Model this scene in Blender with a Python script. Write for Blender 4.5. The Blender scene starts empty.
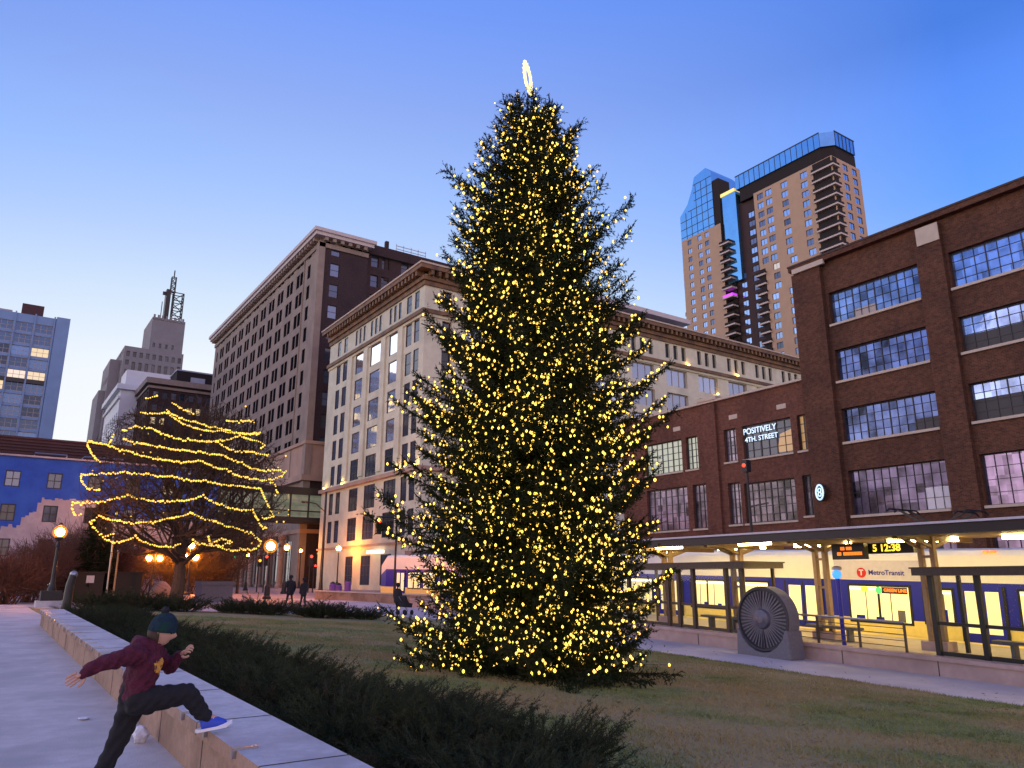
import bpy, bmesh, math, random
import numpy as np
from mathutils import Vector, Matrix, Quaternion
random.seed(7); rng = np.random.default_rng(7)
R = math.radians
scene = bpy.context.scene
col = scene.collection

# ------------------------------------------------------------------ terrain height
def clamp(a, lo, hi): return max(lo, min(hi, a))
def smooth(t): t = clamp(t, 0, 1); return t*t*(3-2*t)
def gz(x, y):
    l = clamp(.0145*(y-8), -.15, .30)
    r = clamp(-.85+.03*(y-21), -1.6, .15)
    s = clamp((x-2.3)/17.7, 0, 1)
    g = l*(1-s)+r*s
    t = smooth((y-52)/26)
    return g*(1-t)+.30*t

# ------------------------------------------------------------------ materials
M = {}
def nodes_of(m):
    m.use_nodes = True
    nt = m.node_tree
    return nt, nt.nodes['Principled BSDF']
def mat(name, c, rough=.7, var=.18, scale=6., metal=0., bump=0., bscale=None, c2=None, c2scale=.5, c2thr=(.45,.65), spec=.4, detail=6., objrand=0.):
    """procedural surface: base colour broken up by two octaves of noise in object space"""
    m = bpy.data.materials.new(name); nt, p = nodes_of(m); N = nt.nodes; Lk = nt.links
    tc = N.new('ShaderNodeTexCoord')
    n1 = N.new('ShaderNodeTexNoise'); n1.inputs['Scale'].default_value = scale; n1.inputs['Detail'].default_value = detail
    n1.inputs['Roughness'].default_value = .65
    Lk.new(tc.outputs['Object'], n1.inputs['Vector'])
    rp = N.new('ShaderNodeValToRGB'); rp.color_ramp.elements[0].position = .25; rp.color_ramp.elements[1].position = .75
    rp.color_ramp.elements[0].color = (*[max(0, k*(1-var)) for k in c], 1); rp.color_ramp.elements[1].color = (*[min(1, k*(1+var)) for k in c], 1)
    Lk.new(n1.outputs['Fac'], rp.inputs['Fac'])
    out = rp.outputs['Color']
    if c2:
        n2 = N.new('ShaderNodeTexNoise'); n2.inputs['Scale'].default_value = c2scale; n2.inputs['Detail'].default_value = 5
        Lk.new(tc.outputs['Object'], n2.inputs['Vector'])
        r2 = N.new('ShaderNodeMapRange'); r2.inputs['From Min'].default_value = c2thr[0]; r2.inputs['From Max'].default_value = c2thr[1]
        Lk.new(n2.outputs['Fac'], r2.inputs['Value'])
        mx = N.new('ShaderNodeMix'); mx.data_type = 'RGBA'
        Lk.new(r2.outputs['Result'], mx.inputs[0]); Lk.new(out, mx.inputs[6]); mx.inputs[7].default_value = (*c2, 1)
        out = mx.outputs[2]
    if objrand:
        oi = N.new('ShaderNodeObjectInfo'); hs = N.new('ShaderNodeHueSaturation')
        mr = N.new('ShaderNodeMapRange'); mr.inputs['To Min'].default_value = 1-objrand; mr.inputs['To Max'].default_value = 1+objrand
        Lk.new(oi.outputs['Random'], mr.inputs['Value']); Lk.new(mr.outputs['Result'], hs.inputs['Value']); Lk.new(out, hs.inputs['Color'])
        out = hs.outputs['Color']
    Lk.new(out, p.inputs['Base Color'])
    p.inputs['Roughness'].default_value = rough; p.inputs['Metallic'].default_value = metal
    p.inputs['Specular IOR Level'].default_value = spec
    if bump:
        n3 = N.new('ShaderNodeTexNoise'); n3.inputs['Scale'].default_value = bscale or scale*4; n3.inputs['Detail'].default_value = 6
        Lk.new(tc.outputs['Object'], n3.inputs['Vector'])
        b = N.new('ShaderNodeBump'); b.inputs['Strength'].default_value = bump; b.inputs['Distance'].default_value = .03
        Lk.new(n3.outputs['Fac'], b.inputs['Height']); Lk.new(b.outputs['Normal'], p.inputs['Normal'])
    M[name] = m; return m
def brick(name, c1, c2, mortar, bw=.24, bh=.08, big=.35, stain=(.03,.02,.02)):
    m = bpy.data.materials.new(name); nt, p = nodes_of(m); N = nt.nodes; Lk = nt.links
    tc = N.new('ShaderNodeTexCoord'); sp = N.new('ShaderNodeSeparateXYZ'); Lk.new(tc.outputs['Object'], sp.inputs[0])
    ad = N.new('ShaderNodeMath'); Lk.new(sp.outputs[0], ad.inputs[0]); Lk.new(sp.outputs[1], ad.inputs[1])
    cb = N.new('ShaderNodeCombineXYZ'); Lk.new(ad.outputs[0], cb.inputs[0]); Lk.new(sp.outputs[2], cb.inputs[1])
    bt = N.new('ShaderNodeTexBrick'); Lk.new(cb.outputs[0], bt.inputs['Vector'])
    bt.inputs['Scale'].default_value = 1; bt.inputs['Brick Width'].default_value = bw; bt.inputs['Row Height'].default_value = bh
    bt.inputs['Mortar Size'].default_value = bh*.12; bt.inputs['Bias'].default_value = 0
    bt.inputs['Color1'].default_value = (*c1, 1); bt.inputs['Color2'].default_value = (*c2, 1); bt.inputs['Mortar'].default_value = (*mortar, 1)
    n2 = N.new('ShaderNodeTexNoise'); n2.inputs['Scale'].default_value = big; n2.inputs['Detail'].default_value = 8
    Lk.new(tc.outputs['Object'], n2.inputs['Vector'])
    mr = N.new('ShaderNodeMapRange'); mr.inputs['From Min'].default_value = .45; mr.inputs['From Max'].default_value = .8; mr.inputs['To Max'].default_value = .6
    Lk.new(n2.outputs['Fac'], mr.inputs['Value'])
    mx = N.new('ShaderNodeMix'); mx.data_type = 'RGBA'
    Lk.new(mr.outputs['Result'], mx.inputs[0]); Lk.new(bt.outputs['Color'], mx.inputs[6]); mx.inputs[7].default_value = (*stain, 1)
    n4 = N.new('ShaderNodeTexNoise'); n4.inputs['Scale'].default_value = 3.5; n4.inputs['Detail'].default_value = 8; n4.inputs['Roughness'].default_value = .8
    Lk.new(tc.outputs['Object'], n4.inputs['Vector'])
    m4 = N.new('ShaderNodeMapRange'); m4.inputs['From Min'].default_value = .3; m4.inputs['From Max'].default_value = .7; m4.inputs['To Min'].default_value = .6; m4.inputs['To Max'].default_value = 1.4
    Lk.new(n4.outputs['Fac'], m4.inputs['Value'])
    hs = N.new('ShaderNodeHueSaturation'); Lk.new(m4.outputs['Result'], hs.inputs['Value']); Lk.new(mx.outputs[2], hs.inputs['Color'])
    Lk.new(hs.outputs['Color'], p.inputs['Base Color']); p.inputs['Roughness'].default_value = .85; p.inputs['Specular IOR Level'].default_value = .2
    M[name] = m; return m
def emit(name, c, s, lightsrc=True):
    m = bpy.data.materials.new(name); nt, p = nodes_of(m)
    p.inputs['Base Color'].default_value = (*c, 1); p.inputs['Emission Color'].default_value = (*c, 1); p.inputs['Emission Strength'].default_value = s
    p.inputs['Roughness'].default_value = .4
    if not lightsrc: m.cycles.emission_sampling = 'NONE'
    M[name] = m; return m
def pane(name, c, metal, rough=.06, rnd=.5, cells=0., litp=0., litc=(1.,.72,.35), lits=.5, blind=0.):
    """window pane: dark coated glass that mirrors the sky, varied per window; a few rooms lit, some blinds drawn"""
    m = bpy.data.materials.new(name); nt, p = nodes_of(m); N = nt.nodes; Lk = nt.links
    oi = N.new('ShaderNodeObjectInfo'); tc = N.new('ShaderNodeTexCoord')
    mr = N.new('ShaderNodeMapRange'); mr.inputs['To Min'].default_value = 1-rnd; mr.inputs['To Max'].default_value = 1+rnd*.6
    Lk.new(oi.outputs['Random'], mr.inputs['Value'])
    hs = N.new('ShaderNodeHueSaturation'); hs.inputs['Color'].default_value = (*c, 1); Lk.new(mr.outputs['Result'], hs.inputs['Value'])
    nz = N.new('ShaderNodeTexNoise'); nz.inputs['Scale'].default_value = 1.3; Lk.new(tc.outputs['Object'], nz.inputs['Vector'])
    bp = N.new('ShaderNodeBump'); bp.inputs['Strength'].default_value = .06; bp.inputs['Distance'].default_value = .05
    Lk.new(nz.outputs['Fac'], bp.inputs['Height']); Lk.new(bp.outputs['Normal'], p.inputs['Normal'])
    outc = hs.outputs['Color']
    if cells:   # uneven reflections put into the tint of each pane, plus dim room shapes
        sn = N.new('ShaderNodeVectorMath'); sn.operation = 'SNAP'; sn.inputs[1].default_value = (9,.495,.52); Lk.new(tc.outputs['Object'], sn.inputs[0])
        wn5 = N.new('ShaderNodeTexWhiteNoise'); wn5.noise_dimensions = '4D'; Lk.new(sn.outputs[0], wn5.inputs['Vector']); Lk.new(oi.outputs['Random'], wn5.inputs['W'])
        n5 = N.new('ShaderNodeTexNoise'); n5.noise_dimensions = '4D'; n5.inputs['Scale'].default_value = .9; n5.inputs['Detail'].default_value = 4; Lk.new(tc.outputs['Object'], n5.inputs['Vector'])
        w4 = N.new('ShaderNodeMath'); w4.operation = 'MULTIPLY'; w4.inputs[1].default_value = 37.; Lk.new(oi.outputs['Random'], w4.inputs[0]); Lk.new(w4.outputs[0], n5.inputs['W'])
        av = N.new('ShaderNodeMath'); av.operation = 'MULTIPLY_ADD'; av.inputs[1].default_value = .32; Lk.new(wn5.outputs['Value'], av.inputs[0]); Lk.new(n5.outputs['Fac'], av.inputs[2])
        m6 = N.new('ShaderNodeMapRange'); m6.inputs['From Min'].default_value = .40; m6.inputs['From Max'].default_value = .86; m6.inputs['To Min'].default_value = 1-cells; m6.inputs['To Max'].default_value = 1+cells*.5; Lk.new(av.outputs[0], m6.inputs['Value'])
        h2 = N.new('ShaderNodeHueSaturation'); Lk.new(outc, h2.inputs['Color']); Lk.new(m6.outputs['Result'], h2.inputs['Value']); outc = h2.outputs['Color']
    Lk.new(outc, p.inputs['Base Color']); p.inputs['Metallic'].default_value = metal; p.inputs['Roughness'].default_value = rough
    if litp:
        wn = N.new('ShaderNodeMath'); wn.operation = 'MULTIPLY'; wn.inputs[1].default_value = 7.31; Lk.new(oi.outputs['Random'], wn.inputs[0])
        fr = N.new('ShaderNodeMath'); fr.operation = 'FRACT'; Lk.new(wn.outputs[0], fr.inputs[0])
        lt = N.new('ShaderNodeMath'); lt.operation = 'LESS_THAN'; lt.inputs[1].default_value = litp; Lk.new(fr.outputs[0], lt.inputs[0])
        ms = N.new('ShaderNodeMath'); ms.operation = 'MULTIPLY'; ms.inputs[1].default_value = lits; Lk.new(lt.outputs[0], ms.inputs[0])
        p.inputs['Emission Color'].default_value = (*litc, 1); Lk.new(ms.outputs[0], p.inputs['Emission Strength'])
        m.cycles.emission_sampling = 'NONE'
    M[name] = m; return m

mat('concrete_path', (.60,.54,.50), .85, .16, 5., bump=.25, bscale=60, c2=(.47,.42,.39), c2scale=.9)
mat('sidewalk', (.55,.50,.50), .85, .10, 3., bump=.25, bscale=60, c2=(.46,.42,.42), c2scale=.4)
mat('plaza_paver', (.36,.29,.27), .8, .2, 2., bump=.2, c2=(.25,.20,.19), c2scale=.3)
mat('earth', (.09,.08,.07), .9, .3, 1.)
mat('asphalt', (.05,.05,.055), .8, .3, 4., bump=.3)
mat('lawn', (.20,.22,.082), .95, .55, 9., bump=.6, bscale=50, c2=(.32,.25,.115), c2scale=.42, c2thr=(.42,.58), detail=10)
mat('mulch', (.05,.035,.028), .95, .4, 14., bump=.8, bscale=40)
mat('wall_tan', (.36,.235,.165), .85, .25, 14., bump=.4, bscale=60, c2=(.23,.145,.10), c2scale=1.4)
mat('wall_cap', (.56,.54,.54), .8, .18, 12., bump=.3, bscale=70, c2=(.40,.38,.38), c2scale=1.1)
mat('joint', (.07,.05,.045), .9, .2)
mat('steel', (.35,.35,.37), .35, .1, 20., metal=.9)
mat('black_iron', (.016,.016,.018), .45, .2, 15.)
mat('dark_bronze', (.055,.038,.032), .5, .25, 10.)
mat('warm_steel', (.33,.22,.12), .5, .15, 8.)
mat('bark', (.07,.05,.035), .95, .35, 9., bump=.8, bscale=20)
mat('twig', (.055,.036,.024), .95, .3, 6.)
mat('twig_red', (.09,.045,.032), .95, .3, 4., objrand=.3)
mat('spruce', (.020,.033,.015), .9, .5, 1.6, c2=(.042,.046,.022), c2scale=2.2, spec=.08)
mat('juniper', (.030,.042,.018), .85, .5, 2.5, c2=(.055,.042,.022), c2scale=1.3, c2thr=(.52,.72), spec=.2)
mat('grass', (.20,.23,.075), .95, .6, 1.6, c2=(.33,.26,.115), c2scale=.42, c2thr=(.42,.58), spec=.1)
mat('leaf_litter', (.26,.16,.08), .9, .5, 8.)
mat('wire', (.012,.02,.012), .6, .1)
brick('brick_red', (.135,.050,.025), (.07,.028,.016), (.11,.078,.058), stain=(.02,.014,.014))
brick('brick_annex', (.175,.062,.036), (.105,.038,.026), (.14,.095,.07), stain=(.03,.018,.016))
brick('brick_dark', (.055,.036,.038), (.04,.027,.03), (.05,.038,.04), stain=(.03,.02,.025))
brick('brick_far', (.058,.034,.033), (.042,.027,.027), (.045,.035,.035))
mat('stone_pale', (.61,.605,.46), .8, .12, .9, c2=(.50,.50,.38), c2scale=.25)
mat('stone_lav', (.275,.225,.185), .85, .16, .9, c2=(.22,.18,.15), c2scale=.2)
mat('stone_base', (.42,.29,.22), .85, .15, .6, c2=(.32,.22,.17), c2scale=.3)
mat('stone_trim', (.50,.43,.34), .8, .12, 2.)
mat('copper_brown', (.185,.105,.048), .6, .25, 1.5, c2=(.10,.06,.035), c2scale=.6)
mat('cornice_grey', (.50,.46,.45), .75, .1, 1.)
mat('deco_stone', (.20,.20,.215), .85, .12, .3)
mat('white_panel', (.17,.29,.50), .6, .12, .3)
mat('grey_panel', (.30,.33,.40), .6, .12, .3)
mat('pale_stone_blue', (.62,.66,.68), .7, .06, .3)
mat('blue_paint', (.014,.075,.42), .7, .2, 1.5, c2=(.025,.105,.47), c2scale=.4)
mat('pink_plaster', (.40,.36,.38), .85, .2, 2., c2=(.30,.26,.28), c2scale=.5)
mat('maroon', (.06,.026,.032), .7, .2, 1.)
mat('tan_panel', (.42,.29,.19), .8, .08, .4)
mat('brown_panel', (.045,.024,.022), .75, .15, .5)
mat('slab_white', (.50,.42,.37), .7, .1)
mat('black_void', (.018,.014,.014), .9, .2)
mat('roofing', (.10,.09,.09), .9, .2, 1.)
mat('frame_dark', (.035,.035,.04), .5, .1)
mat('frame_pale', (.40,.36,.33), .6, .1)
pane('pane_dark', (.06,.065,.085), .3, .08)
pane('pane_white', (.90,.90,.90), .92, .04, rnd=.12)
pane('pane_white_right', (.38,.43,.55), .7, .05, rnd=.4)
pane('pane_sky', (.24,.37,.70), .6, .05, rnd=.3, cells=.7)
pane('pane_blue', (.13,.18,.40), .7, .06, rnd=.3, cells=.9)
pane('pane_purple', (.12,.10,.19), .6, .08, rnd=.25, cells=.9)  # blue and purple tints carry the sky colours these window rows reflect
mat('pane_black', (.010,.010,.014), .9, .3, 2., spec=.0)
mat('frame_black', (.014,.013,.015), .9, .2, 2., spec=.0)
pane('pane_curtain', (.26,.22,.28), .35, .2, rnd=.5, cells=.9)
pane('pane_skyway', (.2,.22,.2), .3, .15, litp=1.01, litc=(.62,.74,.5), lits=.14, cells=.7)
pane('pane_glow', (.3,.24,.16), .2, .3, litp=1.01, litc=(1.,.52,.16), lits=.32)
pane('pane_office', (.3,.3,.25), .2, .2, litp=1.01, litc=(.62,.70,.55), lits=.42)
pane('pane_far', (.13,.16,.24), .5, .08, rnd=.5, litp=.07, lits=.9)
pane('pane_tower', (.30,.42,.62), .75, .06, rnd=.5, litp=.03, lits=.55)
pane('pane_leftt', (.07,.14,.30), .5, .08, rnd=.8, litp=.15, lits=.9)
mat('glass_crown', (.16,.40,.66), .07, .12, .25, metal=.85)
mat('red_lit_and_logo', (.5,.02,.03), .8)
emit('bulb', (1.,.62,.09), 3.0)
emit('bulb_far', (1.,.66,.09), 1.35)
emit('topper', (1.,.80,.33), 1.5)
emit('globe', (1.,.31,.03), 800.)
emit('globe_hot', (1.,.29,.025), 430.)
emit('tube_warm', (1.,.74,.28), 44.)
emit('tube_white', (1.,.95,.8), 1.6)
emit('tram_room', (1.,.90,.46), .50)
emit('red_lamp', (1.,.045,.02), 3.5); emit('green_lamp', (.02,.75,.36), 1.4); emit('amber', (1.,.42,.03), 2.0)
emit('blue_lamp', (.03,.16,1.), 3.); emit('led_orange', (1.,.20,.015), 1.5); emit('led_yellow', (1.,.72,.06), 1.6); emit('led_green', (.05,1.,.12), 1.3)
emit('neon_white', (.62,.84,1.), .95); emit('magenta', (.62,.06,.85), .85); emit('headlamp', (.75,.9,1.), 2.2); emit('uplight', (1.,.62,.16), 10.)
emit('kiosk', (1.,.74,.22), .75); emit('kiosk_white', (.9,.95,1.), .8)
mat('tram_white', (.80,.78,.72), .35, .04, 2.)
mat('tram_blue', (.008,.014,.33), .3, .08, 2.)
mat('tram_grey', (.12,.12,.13), .6, .15, 5.)
mat('yellow_paint', (.82,.66,.20), .6, .1)
mat('platform_top', (.42,.36,.28), .8, .12, 3.)
mat('platform_wall', (.47,.345,.305), .85, .14, 3., bump=.2, c2=(.36,.26,.23), c2scale=.6)
mat('granite', (.15,.15,.18), .7, .2, 12., bump=.3)
mat('wheel_metal', (.11,.11,.15), .45, .25, 8., metal=.35, bump=.2)
mat('wheel_dark', (.04,.04,.05), .6, .2, 8.)
mat('canopy_edge', (.022,.017,.022), .5, .2, 4.)
mat('canopy_lip', (.55,.52,.60), .5, .1)
mat('canopy_soffit', (.20,.125,.06), .6, .12, 3.)
mat('skin', (.52,.30,.21), .55, .06, 9.)
mat('hoodie', (.085,.012,.03), .9, .35, 18., bump=.8, bscale=45)
mat('gold_print', (.62,.30,.05), .8, .15, 30.)
mat('trouser', (.012,.012,.015), .9, .25, 30., bump=.2)
mat('shoe_blue', (.03,.075,.50), .55, .2, 25.)
mat('sole_white', (.75,.75,.8), .6, .05)
mat('beanie', (.010,.03,.055), .95, .4, 40., bump=.8, bscale=120, c2=(.008,.05,.036), c2scale=9.)
mat('hair', (.05,.03,.02), .7, .3, 40.)
mat('coat_dark', (.018,.018,.022), .9, .2, 10.)
mat('trash_black', (.02,.019,.019), .6, .2, 5.)
mat('paper', (.7,.7,.72), .8, .1)
mat('car_white', (.65,.66,.70), .3, .05, 3.)
mat('rubber', (.02,.02,.02), .8)
mat('purple_lit', (.13,.06,.30), .6, .1)  # purple light falling on the posts, put into their colour
# clear glass for shelters
def glass(name, tint=(1,1,1), r=.10):
    m = bpy.data.materials.new(name); m.use_nodes = True; nt = m.node_tree; N = nt.nodes; N.clear()
    o = N.new('ShaderNodeOutputMaterial'); a = N.new('ShaderNodeBsdfTransparent'); a.inputs[0].default_value = (*tint, 1)
    g = N.new('ShaderNodeBsdfGlossy'); g.inputs['Roughness'].default_value = .02
    f = N.new('ShaderNodeFresnel'); f.inputs[0].default_value = 1.16
    x = N.new('ShaderNodeMixShader'); nt.links.new(f.outputs[0], x.inputs[0]); nt.links.new(a.outputs[0], x.inputs[1]); nt.links.new(g.outputs[0], x.inputs[2])
    nt.links.new(x.outputs[0], o.inputs[0]); M[name] = m
glass('shelter_glass', (.93,.95,.96))
def frosted(name, c, s, clear):
    """frosted lamp globe: lets the lamp inside shine out and has emission standing in for the halo"""
    m = bpy.data.materials.new(name); m.use_nodes = True; nt = m.node_tree; N = nt.nodes; N.clear()
    o = N.new('ShaderNodeOutputMaterial'); a = N.new('ShaderNodeBsdfTransparent'); a.inputs[0].default_value = (clear,clear*.97,clear*.9,1)
    e = N.new('ShaderNodeEmission'); e.inputs[0].default_value = (*c,1); e.inputs[1].default_value = s
    d = N.new('ShaderNodeAddShader'); nt.links.new(a.outputs[0], d.inputs[0]); nt.links.new(e.outputs[0], d.inputs[1]); nt.links.new(d.outputs[0], o.inputs[0])
    m.cycles.emission_sampling = 'NONE'; M[name] = m
frosted('halo_glass', (1.,.32,.03), .5, .8)  # shell's own orange emission stands in for the halo round each lamp

# ------------------------------------------------------------------ object helpers
def tag(o, label=None, cat=None, group=None, kind=None):
    if label: o['label'] = label
    if cat: o['category'] = cat
    if group: o['group'] = group
    if kind: o['kind'] = kind
    return o
def thing(name, label, cat, loc=(0,0,0), rz=0, group=None):
    o = bpy.data.objects.new(name, None); col.objects.link(o); o.location = loc; o.rotation_euler = (0,0,rz); o.empty_display_size = .2
    return tag(o, label, cat, group)
def link(name, me, parent=None, loc=(0,0,0)):
    o = bpy.data.objects.new(name, me); col.objects.link(o); o.location = loc
    if parent: o.parent = parent
    return o
def copy_tree(o, parent=None):
    c = o.copy(); col.objects.link(c)
    if parent: c.parent = parent
    for ch in list(o.children): copy_tree(ch, c)
    return c
class MB:
    """collects faces with a material index each"""
    def __init__(s): s.v = []; s.f = []; s.mi = []; s.mats = []
    def m(s, name):
        if name not in s.mats: s.mats.append(name)
        return s.mats.index(name)
    def quad(s, a, b, c, d, mt):
        i = len(s.v); s.v += [tuple(a), tuple(b), tuple(c), tuple(d)]; s.f.append((i,i+1,i+2,i+3)); s.mi.append(s.m(mt))
    def poly(s, pts, mt):
        i = len(s.v); s.v += [tuple(p) for p in pts]; s.f.append(tuple(range(i, i+len(pts)))); s.mi.append(s.m(mt))
    def box(s, lo, hi, mt, rot=None, piv=None):
        x0,y0,z0 = lo; x1,y1,z1 = hi
        P = [(x0,y0,z0),(x1,y0,z0),(x1,y1,z0),(x0,y1,z0),(x0,y0,z1),(x1,y0,z1),(x1,y1,z1),(x0,y1,z1)]
        if rot is not None:
            pv = Vector(piv if piv is not None else ((x0+x1)/2,(y0+y1)/2,(z0+z1)/2)); P = [tuple(pv+rot@(Vector(p)-pv)) for p in P]
        i = len(s.v); s.v += P; k = s.m(mt)
        for f in ((0,3,2,1),(4,5,6,7),(0,1,5,4),(1,2,6,5),(2,3,7,6),(3,0,4,7)): s.f.append(tuple(i+j for j in f)); s.mi.append(k)
    def cbox(s, c, d, mt, rot=None): s.box([c[i]-d[i]/2 for i in range(3)], [c[i]+d[i]/2 for i in range(3)], mt, rot)
    def beam(s, a, b, w, h, mt):
        a = Vector(a); b = Vector(b); d = (b-a); L = d.length; q = d.to_track_quat('X', 'Z').to_matrix()
        c = (a+b)/2; s.box((c.x-L/2, c.y-w/2, c.z-h/2), (c.x+L/2, c.y+w/2, c.z+h/2), mt, q, c)
    def tube(s, pts, rad, mt, n=8, cap=True):
        pts = [Vector(p) for p in pts]; k = s.m(mt)
        if not hasattr(rad, '__len__'): rad = [rad]*len(pts)
        base = len(s.v); ref = Vector((0,0,1))
        for i, p in enumerate(pts):
            t = (pts[min(i+1,len(pts)-1)]-pts[max(i-1,0)]).normalized()
            if abs(t.dot(ref)) > .95: a = t.cross(Vector((1,0,0))).normalized()
            else: a = t.cross(ref).normalized()
            b = t.cross(a)
            for j in range(n):
                w = 2*math.pi*j/n; s.v.append(tuple(p+(a*math.cos(w)+b*math.sin(w))*rad[i]))
        for i in range(len(pts)-1):
            for j in range(n):
                j2 = (j+1)%n; s.f.append((base+i*n+j, base+i*n+j2, base+(i+1)*n+j2, base+(i+1)*n+j)); s.mi.append(k)
        if cap:
            s.f.append(tuple(base+j for j in range(n))[::-1]); s.mi.append(k)
            e = base+(len(pts)-1)*n; s.f.append(tuple(e+j for j in range(n))); s.mi.append(k)
    def lathe(s, prof, mt, n=16, c=(0,0,0)):
        k = s.m(mt); base = len(s.v)
        for r, z in prof:
            for j in range(n):
                w = 2*math.pi*j/n; s.v.append((c[0]+r*math.cos(w), c[1]+r*math.sin(w), c[2]+z))
        for i in range(len(prof)-1):
            for j in range(n):
                j2 = (j+1)%n; s.f.append((base+i*n+j, base+i*n+j2, base+(i+1)*n+j2, base+(i+1)*n+j)); s.mi.append(k)
        s.f.append(tuple(base+j for j in range(n))[::-1]); s.mi.append(k)
        e = base+(len(prof)-1)*n; s.f.append(tuple(e+j for j in range(n))); s.mi.append(k)
    def ball(s, c, r, mt, nu=12, nv=8, sz=1.):
        s.lathe([(max(.002, r*math.sin(math.pi*i/nv)), -r*sz*math.cos(math.pi*i/nv)) for i in range(nv+1)], mt, nu, c)
    def prism(s, pts, off, mt):
        """closed outline pts (3D) swept by vector off"""
        off = Vector(off); k = s.m(mt); n = len(pts); b = len(s.v)
        s.v += [tuple(p) for p in pts]+[tuple(Vector(p)+off) for p in pts]
        s.f.append(tuple(range(b, b+n))[::-1]); s.mi.append(k); s.f.append(tuple(range(b+n, b+2*n))); s.mi.append(k)
        for i in range(n):
            j = (i+1)%n; s.f.append((b+i, b+j, b+n+j, b+n+i)); s.mi.append(k)
    def mesh(s, name, smooth_=False):
        me = bpy.data.meshes.new(name); me.from_pydata(s.v, [], s.f)
        for x in s.mats: me.materials.append(M[x])
        me.polygons.foreach_set('material_index', s.mi)
        if smooth_: me.polygons.foreach_set('use_smooth', [True]*len(s.f))
        me.update(); return me
    def build(s, name, parent=None, loc=(0,0,0), smooth_=False, fix=False):
        me = s.mesh(name, smooth_)
        if fix:
            bm = bmesh.new(); bm.from_mesh(me); bmesh.ops.recalc_face_normals(bm, faces=bm.faces); bm.to_mesh(me); bm.free()
        return link(name, me, parent, loc)
def tri_mesh(name, V, mt):
    """V: (n,3,3) array of triangles"""
    n = len(V); me = bpy.data.meshes.new(name)
    me.vertices.add(n*3); me.vertices.foreach_set('co', V.reshape(-1).astype(np.float32))
    me.loops.add(n*3); me.loops.foreach_set('vertex_index', np.arange(n*3, dtype=np.int32))
    me.polygons.add(n); me.polygons.foreach_set('loop_start', np.arange(0, n*3, 3, dtype=np.int32)); me.polygons.foreach_set('loop_total', np.full(n, 3, dtype=np.int32))
    me.materials.append(M[mt]); me.update(); me.validate(); return me
def text_mesh(s, size, mt, extrude=.0, bold=0.):
    cu = bpy.data.curves.new('t', 'FONT'); cu.body = s; cu.size = size; cu.align_x = 'CENTER'; cu.align_y = 'CENTER'; cu.extrude = extrude; cu.offset = bold
    o = bpy.data.objects.new('t', cu); col.objects.link(o); dg = bpy.context.evaluated_depsgraph_get(); dg.update()
    me = bpy.data.meshes.new_from_object(o.evaluated_get(dg)); me.name = 'lettering'; bpy.data.objects.remove(o); bpy.data.curves.remove(cu)
    me.materials.clear(); me.materials.append(M[mt]); return me
# text facing -X (read from the west) : local x -> -Y , local y -> Z
ROT_WX = Matrix(((0,0,-1),(-1,0,0),(0,1,0)))
def text_west(s, size, mt, parent, loc, name='lettering', extrude=.01, bold=0.):
    me = text_mesh(s, size, mt, extrude, bold); me.transform(ROT_WX.to_4x4()); return link(name, me, parent, loc)

def sheet(name, corner, nx, ny, off, mt, skirt=.16):
    """ground sheet over a bilinear quad, draped on the terrain, with a skirt"""
    (a, b, c, d) = corner; mb = MB(); g = []
    for j in range(ny+1):
        row = []
        for i in range(nx+1):
            s, t = i/nx, j/ny
            x = (a[0]*(1-s)+b[0]*s)*(1-t)+(d[0]*(1-s)+c[0]*s)*t; y = (a[1]*(1-s)+b[1]*s)*(1-t)+(d[1]*(1-s)+c[1]*s)*t
            row.append((x, y, gz(x,y)+off))
        g.append(row)
    k = mb.m(mt); mb.v = [p for r in g for p in r]; W = nx+1
    for j in range(ny):
        for i in range(nx): mb.f.append((j*W+i, j*W+i+1, (j+1)*W+i+1, (j+1)*W+i)); mb.mi.append(k)
    ring = [g[0][i] for i in range(nx+1)]+[g[j][nx] for j in range(1,ny+1)]+[g[ny][i] for i in range(nx-1,-1,-1)]+[g[j][0] for j in range(ny-1,0,-1)]
    for p, q in zip(ring, ring[1:]+ring[:1]): mb.quad((p[0],p[1],p[2]-skirt),(q[0],q[1],q[2]-skirt), q, p, mt)
    o = mb.build(name, smooth_=False); o['kind'] = 'structure'; return o
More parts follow.
